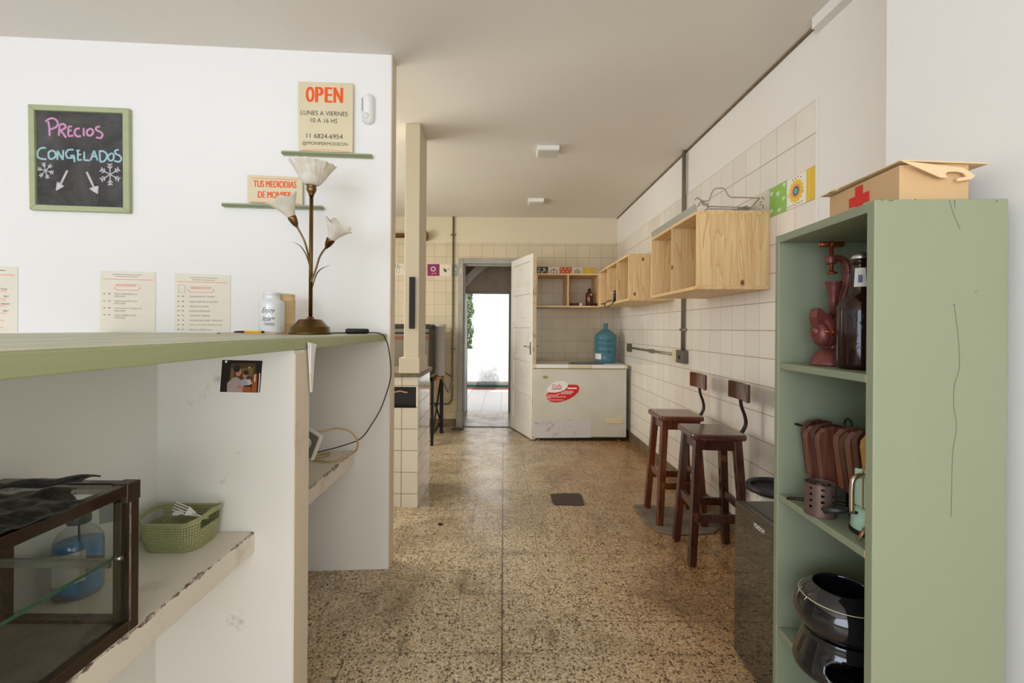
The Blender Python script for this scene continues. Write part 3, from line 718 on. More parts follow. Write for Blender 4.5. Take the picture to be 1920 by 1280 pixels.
b = MB(); b.prism([c - WUX * .0235 + WN * .0275 + WUX * x * .4 + WN * x * -.5 + UZ * z for x, z in ((-.008, -.02), (.008, -.02), (.008, .045), (-.008, .045))], WN * .003 - WUX * .002); b.build('dark_window', M['chrome'], t)
# ------------------------------------------------------------------ on the counter: lamp, jar, canister, notebook
LY = 2.03; LS = LY / F
def lp(px, py, dy=0.0): return at(px, py, LY + dy)
bc = lp(582, 618); ZTOP = ZT + .0005
lamp = thing('flower_lamp', 'antique brass lamp with three frosted flower shades on the counter', 'lamp', (bc.x, LY, ZTOP))
b = MB(); bx = bc.x
b.lathe([(.001, 0), (.088, 0), (.090, .004), (.088, .009), (.084, .011), (.082, .030), (.078, .034), (.072, .037), (.050, .062), (.046, .066), (.018, .068), (.014, .075), (.010, .079)], (bx, LY, ZTOP), 48)
b.build('lamp_base', M['brass'], lamp)
ptop = lp(584, 354.5)
b = MB(); b.tube([(bx, LY, ZTOP + .07), (ptop.x, LY, ptop.z)], .0085, 16); b.build('pole', M['brass'], lamp)
b = MB(); b.lathe([(.009, -.02), (.012, -.018), (.012, -.010), (.015, -.006), (.020, .004), (.022, .016), (.018, .024), (.025, .028), (.026, .034), (.02, .036)], ptop - V(0, 0, .012), 24); b.build('socket', M['brass'], lamp)
def flower(name_off, base, axis, h, r0, r1, lobes, ruff, swirl, seg=96):
    mb = MB(); prof = []
    for i in range(17):
        u = i / 16; prof.append((r0 + (r1 - r0) * ((u ** 1.5 * .75 + u * .25) if name_off else (u ** .62 * .8 + u ** 3 * .2)), h * u))
    def fn(r, z, q):
        u = z / h; k = math.cos(lobes * q + swirl * u)
        return r * (1 + ruff * u ** 3 * k + .018 * math.cos(22 * q + 6 * u) * min(1, u * 3)), z + ruff * .5 * h * u ** 4 * k
    mb.lathe(prof, base, seg, axis, (True, False), fn)
    return mb.build('flower_shade', M['frosted'], lamp, solid=.0028)
flower(0, ptop + V(0, 0, .016), (.07, -.05, 1), .095, .024, .097, 14, .03, 2.0)
def arm(p0, mids, tip, axis, stem):
    mb = MB(); mb.tube(bez([p0] + mids + [tip], 8), .0042, 10); mb.build('stem', M['brass'], lamp)
    mb = MB(); mb.lathe([(.004, -.016), (.007, -.014), (.006, -.010), (.011, -.004), (.016, .012), (.0185, .026), (.0185, .034), (.015, .036)], tip, 24, axis); mb.build('socket', M['brass'], lamp)
tl_, al = lp(554, 420, -.05), V(-.38, -.25, .88).normalized()
arm(V(bx, LY - .004, lp(582, 505).z), [lp(578, 478, -.02), lp(570, 450, -.04)], tl_, al, 0)
flower(1, tl_ + al * .032, al, .080, .017, .062, 5, .13, .3, 60)
tr_, ar = lp(614, 460, -.02), V(.55, -.20, .80).normalized()
arm(V(bx + .002, LY - .004, lp(586, 530).z), [lp(592, 505, -.008), lp(600, 480, -.014)], tr_, ar, 0)
flower(2, tr_ + ar * .032, ar, .074, .017, .058, 5, .15, .8, 60)
def leaf_strip(pts, w):
    mb = MB(); P = bez(pts, 6); n = len(P)
    mb.tube(P, [max(.0012, w * math.sin(PI * min(1, .12 + .88 * i / (n - 1))) ** .8) for i in range(n)], 8, flat=(1, .28))
    mb.build('leaf', M['brass'], lamp)
leaf_strip([lp(582, 507, -.006), lp(575, 480, -.012), lp(563, 461, -.02), lp(547, 453, -.03)], .0062)
leaf_strip([lp(585, 542, -.006), lp(593, 515, -.012), lp(604, 503, -.016), lp(621, 497, -.02)], .0070)
# flex with inline switch, running over the counter end and down to the far shelf
zc = ZT + .006
cord = [lp(611, 610, .04), at(640, 618, 2.15), at(653, 621, 2.2)]
cord = [V(p.x, p.y, zc) for p in (at(612, 612, 2.04), at(630, 618, 2.1), at(650, 621, 2.15))]
c2 = [V(-.66, 2.20, zc), V(-.625, 2.22, zc + .001), V(-.590, 2.235, zc - .012)] + [at(x, y, 2.25) for x, y in ((728, 650), (733, 690), (731, 715), (722, 745), (712, 770), (697, 795), (676, 822))] + [at(640, 836, 2.2), at(610, 844, 2.15), at(575, 852, 2.05)]
b = MB(); b.tube(bez(cord, 6), .0028, 8); b.tube(bez(c2, 8), .0028, 8); b.build('flex', M['black'], lamp)
b = MB(); sA, sB = V(cord[-1].x - .005, cord[-1].y, zc + .008), V(c2[0].x + .008, c2[0].y, zc + .008)
b.tube([sA, sA + (sB - sA) * .08, sA + (sB - sA) * .92, sB], [.010, .013, .013, .010], 12, flat=(1.1, 1)); b.build('inline_switch', M['black'], lamp)

# white jar with lettering
JY = 2.06; jc = at(509.5, 618, JY); jc.z = ZTOP + .003
jar = thing('lettered_jar', 'white glass jar with handwritten lettering in front of a wooden canister', 'jar', jc)
b = MB(); R = .0535
b.lathe([(.001, 0), (.047, 0), (.0515, .004), (R, .012), (R, .128), (.052, .138), (.046, .146), (.036, .151), (.0335, .155), (.0335, .172), (.036, .176), (.037, .181), (.035, .184), (.031, .184), (.030, .178), (.030, .06), (.001, .06)], jc, 48, cap=(True, True))
b.build('body', mat('milk_glass', srgb(226, 228, 226), .12, coat=.4), jar)
def wrap_text(mb, s, c, R, a0, z0, w, h, bold=0, shear=0):
    me, tw, th = text_mesh(s, bold, shear); base = len(mb.bm.verts)
    vs = []
    for v in me.vertices:
        a = a0 + (v.co.x * w / tw - w / 2) / R; vs.append(mb.v(c + V(math.sin(a) * R, -math.cos(a) * R, z0 + v.co.y * h / th)))
    for p in me.polygons: mb._f([vs[i] for i in p.vertices])
b = MB(); a0 = .20
wrap_text(b, 'Enjoy', jc, R + .0006, a0, .084, .058, .030, 0, .45); wrap_text(b, 'little', jc, R + .0006, a0 - .15, .054, .040, .022, 0, .45); wrap_text(b, 'the', jc, R + .0006, a0 + .38, .062, .013, .009, .02, .2); wrap_text(b, 'THINGS', jc, R + .0006, a0 + .05, .034, .044, .013, 0, .1)
b.build('black_lettering', M['ink'], jar, recalc=False)
# wooden canister behind
kc = at(533, 614, 2.15); kc.z = ZTOP
t = thing('wooden_canister', 'pale wooden canister standing behind the white lettered jar', 'canister', kc)
b = MB(); b.lathe([(.001, 0), (.046, 0), (.047, .004), (.047, .042), (.0485, .044), (.0485, .048), (.047, .050), (.047, .150), (.0485, .152), (.0485, .158), (.047, .160), (.0455, .182), (.043, .186), (.001, .186)], kc, 40)
b.build('body', mat('pale_canister_wood', srgb(226, 198, 150), .5, var=6, varcol=srgb(206, 172, 120), scale=(1, 1, 8)), t)
b = MB(); b.grid(lambda u, v: kc + V(math.sin(-.75 + u * .8) * .0478, -math.cos(-.75 + u * .8) * .0478, .06 + v * .085), 8, 1); b.build('brown_label', mat('brown_label', srgb(164, 118, 66), .6), t)
# kraft notebook, marker
b = MB(); NP = [V(-1.245, 1.99, ZTOP), V(-.985, 1.965, ZTOP), V(-.945, 2.12, ZTOP), V(-1.20, 2.15, ZTOP)]
t = thing('notebook', 'thin kraft paper notebook lying on the counter under the jar', 'notebook', NP[0])
b.prism(NP, (0, 0, .003)); b.build('pages', mat('kraft_paper', srgb(214, 186, 146), .7), t)
b = MB(); b.prism([NP[0] + V(-.006, -.004, 0), NP[3] + V(-.006, .004, 0), NP[3] + V(.006, 0, 0), NP[0] + V(.006, 0, 0)], (0, 0, .0042)); b.build('dark_spine', M['ink'], t)
t = thing('marker_pen', 'yellow marker pen with black ends lying on the notebook', 'pen', (-1.08, 1.985, ZTOP + .003))
pA, pB = V(-1.185, 2.0, ZTOP + .0085), V(-1.045, 1.982, ZTOP + .0085); dv = (pB - pA).normalized()
b = MB(); b.tube([pA + dv * .052, pB - dv * .008], .0052, 12); b.build('barrel', mat('yellow_plastic', srgb(240, 178, 20), .35), t)
b = MB(); b.tube([pA, pA + dv * .012, pA + dv * .052], [.0018, .004, .0052], 12); b.tube([pB - dv * .008, pB], .0054, 12); b.build('black_end', M['black'], t)
# white strip of tape hanging over the edge
A = atx(577, 641, -.594)
b = MB()
q = [atx(x, y, -.594 if y < 665 else -.590) for x, y in ((577, 641), (592, 645), (588.5, 668), (584, 735), (581.5, 735), (578, 668))]
b.prism(q, (.003, 0, 0))
q2 = [atx(x, y, -.588) for x, y in ((581.5, 643), (587, 644), (583.5, 700), (581, 690))]; b.prism(q2, (.003, 0, 0))
tag(b.build('hanging_strip', M['white_print']), 'narrow white folded strip hanging over the counter edge', 'strip')
# snapshot taped to the upright panel
PYP = 1.309
def pp(u, v):                                                         # position in the print, u right, v down
    tl, tr, br, bl = [at(*c, PYP) for c in ((417, 674.5), (492.5, 676), (487.5, 736), (412.5, 734.5))]
    return tl * (1 - u) * (1 - v) + tr * u * (1 - v) + br * u * v + bl * (1 - u) * v
t = thing('photo_print', 'small glossy colour photo print stuck on the white panel under the counter', 'photo', pp(.5, 1))
def patch(mb, pts, lay): mb.prism([pp(*q) + V(0, -.0002 * lay, 0) for q in pts], (0, .0004, 0))
def ell(cx, cy, rx, ry, n=20): return [(cx + rx * math.cos(2 * PI * k / n), cy + ry * math.sin(2 * PI * k / n)) for k in range(n)]
b = MB(); patch(b, ((-.015, -.015), (1.015, -.015), (1.015, 1.02), (-.015, 1.02)), 2); b.build('white_border', M['white_print'], t)
def pmat(n, c): return mat(n, srgb(*c), .25)
layers = [('photo_dark_ground', (26, 15, 8), [((0, 0), (1, 0), (1, 1), (0, 1))]), ('photo_brown', (78, 54, 26), [((.22, .1), (.85, .08), (.86, .6), (.22, .75))]), ('photo_tan', (112, 92, 52), [((.24, .26), (.34, .22), (.30, .6), (.24, .58)), ((.50, .25), (.80, .22), (.78, .5), (.52, .45))]),
          ('photo_glow', (150, 84, 36), [((.80, .42), (.90, .40), (.92, 1), (.78, 1)), ((.52, .82), (.76, .82), (.78, 1), (.5, 1))]), ('photo_shirt', (166, 150, 146), [((.17, .72), (.31, .54), (.40, .52), (.52, .62), (.58, 1), (.18, 1))]),
          ('photo_skin', (186, 122, 92), [ell(.43, .36, .075, .14), ell(.60, .47, .055, .09), ell(.50, .83, .09, .06)]), ('photo_hair', (40, 30, 24), [ell(.385, .26, .085, .12), ell(.62, .38, .065, .07)]),
          ('photo_child_shirt', (150, 160, 170), [((.53, .60), (.62, .56), (.72, .62), (.76, .76), (.52, .80))]), ('photo_sleeve', (206, 178, 160), [((.64, .60), (.74, .58), (.80, .72), (.70, .76))]), ('photo_light', (250, 240, 220), [ell(.70, .22, .018, .022), ell(.11, .05, .03, .04), ((.845, .44), (.865, .44), (.865, .66), (.845, .66)), ((.955, .4), (.975, .38), (.985, 1), (.965, 1))])]
for i, (n_, c_, polys) in enumerate(layers):
    b = MB()
    for pl in polys: patch(b, pl, 4 + i)
    b.build(n_.replace('photo_', 'print_'), pmat(n_, c_), t)

# ------------------------------------------------------------------ on the shelves under the counter
SZ = .654
X0, X1, Y0, Y1, ZB, ZH = -.985, -.717, .16, .899, SZ, .939
case = thing('display_case', 'glass countertop display case with brown metal frame on the near shelf', 'display case', (-.85, .53, SZ))
b = MB(); w = .022
for x in (X0, X1 - w):
    for y in (Y0, Y1 - w): b.box((x, y, ZB), (x + w, y + w, ZH))
for z in (ZH - w, ZB):
    for x in (X0, X1 - w): b.box((x + .001, Y0 + w, z), (x + w - .001, Y1 - w, z + w))
    for y in (Y0, Y1 - w): b.box((X0 + w, y + .001, z), (X1 - w, y + w - .001, z + w))
b.box((X1 - .03, Y1 - .03, ZH - .035), (X1 + .0015, Y1 + .0015, ZH + .0015)); b.box((X0 - .0005, Y1 - .03, ZH - .02), (X0 + .05, Y1 + .001, ZH + .0015))
fr_ = b.build('frame', M['bronze'], case, bevel=.0015)
b = MB(); b.box((X1 - .026, Y1 - .030, ZB + w), (X1 - .010, Y1 - w, ZH - w)); b.build('olive_gasket', mat('dark_olive_gasket', srgb(44, 40, 18), .4), case)
b = MB(); b.box((X1 + .0005, Y1 - .0235, ZB + w), (X1 + .002, Y1 - .0215, ZH - .035)); b.build('bright_trim', M['chrome'], case)
def pane(name, a, c, m_=None): mb = MB(); mb.box(a, c); return mb.build(name, m_ or M['glass'], case)
pane('side_pane', (X1 - .012, Y0 + w, ZB + w), (X1 - .008, Y1 - .032, ZH - w))
pane('top_pane', (X0 + w, Y0 + w, ZH - .006), (X1 - w, Y1 - w, ZH - .002))
pane('end_pane', (X0 + w, Y1 - .012, ZB + w), (X1 - w, Y1 - .008, ZH - w), M['glass_dirty'])
pane('sliding_pane', (X1 - .026, Y1 - .10, ZB + w + .002), (X1 - .022, Y1 - .034, ZH - w))
pane('glass_shelf', (X0 + .012, Y0 + w, .796), (X1 - .028, Y1 - w, .801), M['glass_dirty'])
b = MB(); b.box((X1 - .028, Y0 + w, .7955), (X1 - .026, Y1 - w, .8015)); b.build('shelf_edge', M['glass_edge'], case)
b = MB(); b.box((X0 + w, Y1 - .034, .782), (X1 - .03, Y1 - .028, .798)); b.build('shelf_rail', mat('greyish_rail', srgb(120, 122, 108), .3, .4), case)
b = MB(); b.tube([(X1 - .02, Y1 - .031, .80), (X1 - .008, Y1 - .031, .80)], .004, 10); b.build('shelf_stud', M['chrome'], case)
b = MB(); b.box((X0 + w, Y0 + w, ZB + .004), (X1 - w, Y1 - w, ZB + .014)); b.build('base_panel', mat('grimy_base_panel', srgb(112, 104, 88), .5, var=6, varcol=srgb(70, 62, 50)), case)
b = MB(); b.box((X1 - .045, Y1 - .075, ZB + .014), (X1 - .015, Y1 - .045, ZB + .028)); b.build('runner_block', mat('runner_block', srgb(84, 78, 68), .5), case)
b = MB(); b.prism([V(X1 - .075, Y1 - .0075, ZH - w - .002), V(X1 - .03, Y1 - .0075, ZH - w - .002), V(X1 - .03, Y1 - .0075, ZH - .075), V(X1 - .072, Y1 - .0075, ZH - .085)], (0, .0006, 0)); b.build('torn_sticker', glass_mat('pale_film', (.82, .86, .88), 2.0, .2), case)
# crumpled black bag on the case
random.seed(5)
bag = thing('plastic_bag', 'crumpled black plastic bag lying on top of the display case', 'bag', (-.83, .68, ZH + .002))
edge = [(-.975, .30), (-.706, .36), (-.708, .60), (-.700, .765), (-.76, .80), (-.79, .845), (-.83, .79), (-.90, .80), (-.965, .86), (-.978, .60)]
def bagz(x, y):
    n = mnoise.noise(V(x * 16 + y * 6, y * 22 - x * 10, 0)) * .5 + mnoise.noise(V(x * 45, y * 38, 3)) * .25
    return ZH + .012 + max(-.006, .020 * n)
cx_, cy_ = -.84, .62
def bagf(u, v):
    k = u * len(edge); i = int(k) % len(edge); f_ = k - int(k); A, B_ = V(*edge[i]), V(*edge[(i + 1) % len(edge)])
    e = A * (1 - f_) + B_ * f_; x = cx_ + (e.x - cx_) * v; y = cy_ + (e.y - cy_) * v
    return V(x, y, bagz(x, y) - .008 * v ** 4 + .006)
m, nt, p = newmat('black_bag_plastic'); p.inputs['Base Color'].default_value = (.010, .009, .009, 1); p.inputs['Roughness'].default_value = .32
co = objco(nt, (9, 22, 9)); bump_(nt, p, noise_(nt, co, 2.2, 5, .6, 1.2), .9, .012)
b = MB(); b.grid(bagf, 120, 28); b.build('sheet', m, bag, solid=.004)
b = MB()
def hz_(u, v):
    P0 = V(-.90, .80, ZH + .014) * (1 - u) + V(-.775, .835, ZH + .018) * u
    return P0 + V(.010 * v, .032 * v, .005 * math.sin(v * PI) + .003 * math.sin(u * 9)) + V(0, 0, .006 * v * math.sin(u * 3.2))
b.grid(hz_, 24, 10); b.build('handle_loop', m, bag, solid=.003)
# blue liquid bottle behind the case
bc_ = V(-.935, 1.005, SZ + .001)
t = thing('liquid_bottle', 'clear bottle of blue liquid standing behind the display case', 'bottle', bc_)
b = MB(); b.lathe([(.001, 0), (.040, 0), (.044, .006), (.044, .105), (.042, .120), (.034, .136), (.019, .148), (.017, .152), (.017, .160), (.001, .160)], bc_, 36); b.build('clear_bottle', M['clear_plastic'], t)
b = MB(); b.lathe([(.001, .002), (.039, .002), (.0425, .007), (.0425, .112), (.001, .112)], bc_, 36); b.build('blue_liquid', mat('blue_liquid', srgb(60, 160, 226), .2, var=3, varcol=srgb(74, 170, 230)), t)
b = MB(); b.lathe([(.021, .154), (.0215, .158), (.0215, .178), (.018, .182), (.001, .182)], bc_, 24); b.tube([bc_ + V(0, 0, .155), bc_ + V(.004, 0, .03)], .002, 6); b.build('grey_cap', mat('grey_cap', srgb(84, 86, 88), .5), t)
b = MB(); b.grid(lambda u, v: bc_ + V(math.sin(-.5 + u * 1.5) * .0448, -math.cos(-.5 + u * 1.5) * .0448, .032 + v * .065 + .01 * u), 10, 1); b.build('cream_label', mat('faded_label', srgb(206, 202, 184), .5), t)
# perforated green basket with cutlery
bk = V(-.872, 1.238, SZ + .001)
t = thing('perforated_basket', 'olive green perforated plastic basket with plastic cutlery on the shelf', 'basket', bk)
def rrect(a, hx, hy, r, n=30):
    # point on a rounded rectangle, a in 0..1
    per = 4 * (hx + hy - 2 * r) + 2 * PI * r; s_ = a * per
    segs = [((hx, -(hy - r)), (0, 1), 2 * (hy - r)), None, ((hx - r, hy), (-1, 0), 2 * (hx - r)), None, ((-hx, hy - r), (0, -1), 2 * (hy - r)), None, ((-(hx - r), -hy), (1, 0), 2 * (hx - r)), None]
    cc = [(hx - r, hy - r, 0), (-(hx - r), hy - r, PI / 2), (-(hx - r), -(hy - r), PI), (hx - r, -(hy - r), 1.5 * PI)]
    for i, sg in enumerate(segs):
        ln = sg[2] if sg else PI / 2 * r
        if s_ <= ln or i == 7:
            if sg: return sg[0][0] + sg[1][0] * s_, sg[0][1] + sg[1][1] * s_
            c = cc[i // 2]; q = c[2] + s_ / r; return c[0] + r * math.cos(q), c[1] + r * math.sin(q)
        s_ -= ln
NU, NV = 168, 23
BW, BD, BH = .085, .068, .077
def bkp(i, j):
    v = j / NV; k = .88 + .12 * v ** .7 + (-.06 * (1 - v) ** 6); x, y = rrect((i % NU) / NU, BW * k, BD * k, .045 * k)
    h = BH + .018 * math.exp(-((abs(x) - BW) / .02) ** 2) * math.exp(-(y / .04) ** 2) if v > .6 else BH
    h = BH + (.016 * max(0, 1 - (y / .07) ** 2) if abs(x) > BW * .7 else 0) * v ** 3
    return bk + V(x, y, v * h)
b = MB(); G = [[b.v(bkp(i, j)) for i in range(NU)] for j in range(NV + 1)]
for j in range(NV):
    for i in range(NU):
        P = bkp(i, j) - bk
        handle = abs(P.x) > BW * .80 and abs(P.y) < .042 and 16 <= j <= 20
        hole = (i % 2 == 1 and j % 2 == 1 and 2 < j < 21)
        if not (hole or handle): b._f([G[j][i], G[j][(i + 1) % NU], G[j + 1][(i + 1) % NU], G[j + 1][i]])
b._f(G[0][::-1])
gp = mat('olive_green_plastic', srgb(152, 152, 108), .45)
b.build('perforated_body', gp, t, solid=.0022)
b = MB(); b.tube([bkp(i, NV) for i in range(0, NU, 2)], .0034, 8, closed=True); b.build('rim', gp, t)
pw = mat('white_cutlery_plastic', srgb(226, 222, 216), .35)
def cutlery(kind, tip, tail, lab):
    tip, tail = Vector(tip), Vector(tail); d = (tail - tip); Ln = d.length; d.normalize(); s_ = d.cross(V(.5, -.75, .45)).normalized(); n_ = s_.cross(d)
    mb = MB()
    if kind == 'fork':
        for k in range(4):
            o_ = s_ * (k - 1.5) * .0062; mb.tube([tip + o_, tip + o_ + d * .036 - n_ * .003], [.0011, .0017], 6)
        mb.hexa([tip + d * .035 + s_ * x - n_ * (.003 + y) for x, y in ((-.0118, .001), (.0118, .001), (.0118, -.001), (-.0118, -.001))], [tip + d * .058 + s_ * x - n_ * (.003 + y) for x, y in ((-.004, .001), (.004, .001), (.004, -.001), (-.004, -.001))])
    else: mb.sphere(tip + d * .02, .017, 14, (.8, .9, .28))
    mb.tube([tip + d * (.05 if kind == 'fork' else .03) - n_ * .003, tip + d * .08, tail], [.0035, .003, .004], 8, flat=(1, .6))
    tag(mb.build('plastic_' + kind, pw), lab, kind)
cutlery('fork', bk + V(.000, -.030, .112), bk + V(.062, .01, .062), 'white plastic fork resting tines up in the green basket')
cutlery('spoon', bk + V(-.022, -.015, .090), bk + V(.055, .03, .055), 'white plastic spoon lying under the fork in the basket')
# device and cable on the far shelf
SF = .611
t = thing('wall_charger', 'small grey and white device leaning on the far shelf', 'device', (-.84, 1.75, SF))
DMx = Matrix.Translation(at(578, 829, 1.83)) @ Matrix.Rotation(math.radians(-18), 4, 'Z') @ Matrix.Rotation(math.radians(24), 4, 'Y')
b = MB(); b.box((-.05, -.01, -.055), (.05, .01, .055), DMx); b.build('white_case', M['plastic_white'], t, bevel=.003)
b = MB(); b.box((-.044, -.0115, -.049), (.044, -.0101, .049), DMx); b.build('grey_face', mat('grey_face', srgb(126, 120, 112), .4), t)
b = MB(); b.tube([DMx @ V(.004, -.012, .004), DMx @ V(.004, -.016, .004)], [.021, .019], 24); b.build('white_dial', M['plastic_white'], t)
b = MB(); b.tube([DMx @ V(.004, -.016, .004), DMx @ V(.004, -.018, .004)], [.009, .007], 16); b.build('orange_centre', mat('orange_centre', srgb(238, 160, 110), .3), t)
def onshelf(px, py): return atz(px, py, SF + .006)
cb = [at(584, 810, 1.86), at(606, 808, 2.0), at(632, 803, 2.18), at(655, 808, 2.24), at(668, 822, 2.24), at(671, 836, 2.22), onshelf(665, 847), onshelf(645, 858), onshelf(618, 864.5), onshelf(590, 862), onshelf(572, 859)]
b = MB(); b.tube(bez(cb, 8), .0042, 8); b.tube(bez([onshelf(575, 857), onshelf(600, 851), onshelf(619, 848.5), onshelf(606, 856), onshelf(578, 859)], 8), .0042, 8)
tag(b.build('beige_cable', mat('beige_cable', srgb(206, 172, 112), .4)), 'beige cable coiled on the far shelf below the counter end', 'cable')
# ------------------------------------------------------------------ tiled stove counter, pillar, oven on the left
BY0, BY1, BXR, BH_ = 3.156, 3.656, -.589, .902
M['tile_block'] = tiles('white_counter_tiles_front', 0, -.702, .150, .093, (232, 225, 209), (150, 122, 86), .12, 1.0)
M['tile_block_side'] = tiles('white_counter_tiles_side', 1, 3.156, .125, .093, (236, 230, 216), (140, 112, 78), .08, 1.0)
t = thing('tiled_counter', 'white tiled cooking counter with stone top beneath the pillar', 'counter', (-1.1, 3.4, 0))
b = MB(); b.box((-1.9, BY0, 0), (BXR, BY1, .69)); b.box((-1.9, BY0, .835), (BXR, BY1, BH_)); b.box((BXR - .014, BY0, .69), (BXR, BY1, .835)); b.box((-1.9, BY1 - .05, .69), (BXR - .014, BY1, .835))
ob = b.build('tiled_body', [M['tile_block'], M['tile_block_side']], t)
for f in ob.data.polygons:
    if abs(f.normal.x) > .7: f.material_index = 1
b = MB(); b.box((-1.9, BY0 - .002, .69), (BXR - .014, BY0 + .3, .6915)); b.box((-1.9, BY0 + .06, .69), (BXR - .014, BY0 + .07, .835)); b.build('dark_niche', mat('niche_black', (.012, .012, .013), .35), t)  # near-black sheets on the niche floor and across its opening
b = MB(); b.box((-1.9, BY0 - .012, BH_), (BXR + .018, BY1 + .01, .934)); b.build('stone_slab', M['stone'], t, bevel=.003)
b = MB(); b.tube(bez([at(738, 735.5, 3.17), at(750, 733, 3.17), at(756, 734.5, 3.17), at(764, 735.5, 3.17)], 4), .0045, 8)
tag(b.build('wooden_stick', mat('salmon_stick', srgb(230, 160, 120), .5)), 'pale salmon stick lying in the dark niche of the tiled counter', 'stick')
b = MB(); b.box((-.685, 3.13, .934), (-.583, 3.41, CZ)); b.box((-.712, 3.105, .934), (-.572, 3.43, 1.04))
tag(b.build('pillar', M['pillar'], bevel=.004), 'slim cream pillar with a plinth standing on the tiled counter', 'pillar')
t = thing('knife_strip', 'black magnetic knife strip screwed upright on the cream pillar', 'knife strip', at(772, 618, 3.12))
b = MB(); p0, p1 = at(766.5, 616, 3.11), at(778, 519, 3.11); b.box((p0.x, 3.108, p0.z), (p1.x, 3.128, p1.z)); b.build('strip', M['black'], t, bevel=.004)
b = MB()
for y in (526, 600): c = at(772, y, 3.107); b.tube([c + V(0, .003, 0), c - V(0, .002, 0)], .004, 10)
b.build('screw', M['iron'], t)
# oven with a steel tank on a black stand
t = thing('steel_oven', 'steel oven with a round tank on a black iron stand', 'oven', (-1.1, 5.2, 0))
oz0, oz1 = .715, 1.285
b = MB(); b.box((-1.9, 4.88, oz0), (-.80, 5.55, oz1 - .045)); b.build('oven_body', mat('oven_grey', srgb(120, 112, 100), .35, .5), t, bevel=.004)
b = MB(); b.box((-1.9, 4.86, oz1 - .045), (-.785, 5.57, oz1)); b.box((-1.9, 4.868, oz1 - .105), (-.80, 4.88, oz1 - .085)); b.build('black_top', M['black'], t, bevel=.003)
b = MB(); b.box((-1.9, 4.868, 1.125), (-.80, 4.88, 1.155)); b.build('red_strip', mat('red_brown_strip', srgb(120, 66, 44), .4), t)
tc_ = V(at(824.5, 650, 5.2).x, 5.2, 0)
b = MB(); b.lathe([(.062, .70), (.064, .71), (.064, 1.25), (.071, 1.255), (.072, 1.285), (.060, 1.290), (.001, 1.290)], tc_, 32, cap=(True, True)); b.build('round_tank', mat('dull_steel', srgb(186, 186, 184), .42, .25, rvar=6), t)
b = MB()
lx0 = at(810, 834, 4.82)
ism = mat('black_iron_stand', srgb(34, 34, 36), .4, .4)
for (x, y) in ((lx0.x, 4.82), (lx0.x + .0, 5.5), (-1.8, 4.82), (-1.8, 5.5)): MB().box((x - .014, y - .014, 0), (x + .014, y + .014, .715)).build('stand_leg', ism, t)
b.box((-1.8, 4.806, .68), (lx0.x, 4.834, .715)); b.box((lx0.x - .014, 4.82, .68), (lx0.x + .014, 5.5, .715)); b.box((lx0.x - .012, 4.82, .10), (lx0.x + .012, 5.5, .125))
b.tube([(lx0.x, 4.84, .12), (lx0.x + .03, 5.3, .70)], .011, 6); b.tube([(lx0.x, 5.48, .12), (lx0.x, 5.0, .42)], .011, 6)
b.build('stand_frame', ism, t)
x_ = at(828, 800, 5.4).x; MB().box((x_ - .017, 5.38, 0), (x_ + .017, 5.42, .70)).build('stand_leg', ism, t)
b = MB(); b.tube([at(806, 708.5, 4.9), at(818, 708.5, 5.0)], .014, 10); b.build('black_valve', M['black'], t)
b = MB(); b.tube([at(817, 708.5, 4.98), at(828, 708, 5.0)], .012, 10); b.build('orange_fitting', mat('orange_brass_fitting', srgb(220, 140, 40), .35, .4), t)
b = MB(); b.tube(bez([at(828, 708, 5.0), at(834, 722, 5.05), at(841, 735, 5.1), at(846, 722, 5.3), at(848, 708, 5.5), at(842, 703, 5.5), at(832, 696, 5.3)], 6), .009, 8); b.build('gas_hose', mat('grey_hose', srgb(120, 118, 114), .4, .5), t)
# pipes and plates on the back wall
cx0 = at(849.5, 500, YB - .02).x
b = MB(); zb = at(849, 757, YB - .02).z
b.tube([(cx0, YB - .018, CZ), (cx0, YB - .018, zb + .12)] + bez([(cx0, YB - .018, zb + .10), (cx0 - .012, YB - .018, zb + .04), (cx0 - .05, YB - .018, zb), (cx0 - .12, YB - .018, zb)], 5) + [(cx0 - .6, YB - .018, zb)], .011, 10)
for y in (654, 440): c = at(849.5, y, YB - .012); b.box((c.x - .03, YB - .026, c.z - .008), (c.x + .03, YB - .001, c.z + .008))
tag(b.build('wall_conduit', mat('grey_green_conduit', srgb(118, 112, 90), .45, .4)), 'thin grey conduit on the back wall left of the door, bending at its foot', 'pipe')
b = MB(); c0, c1 = at(836, 623, YB), at(848, 616.5, YB); b.box((c0.x, YB - .012, c0.z), (c1.x - .02, YB, c1.z)); tag(b.build('wall_socket', M['plastic_cream'], bevel=.002), 'small cream wall socket between the steel oven and door', 'socket')
b = MB(); zc_ = at(750, 441.5, 5.66).z; b.tube([(-1.9, 5.66, zc_), (-.965, 5.66, zc_)], .028, 14); b.tube([(-.965, 5.66, zc_), (-.945, 5.66, zc_)], .034, 14); b.box((-.985, 5.65, zc_ - .05), (-.965, YB, zc_ + .06))
tag(b.build('copper_pipe', mat('brown_copper_pipe', srgb(130, 84, 36), .35, .7)), 'brown copper pipe running along the back wall behind the pillar', 'pipe')
b = MB(); c = at(872, 803, 5.5); b.sphere(at(858, 806, 5.45) + V(0, 0, .012), .05, 14, (1.6, .8, .35)); tag(b.build('floor_rag', mat('dark_rag', srgb(70, 60, 50), .9, bump=(40, .6, .01))), 'dark crumpled rag on the floor by the door frame', 'rag')

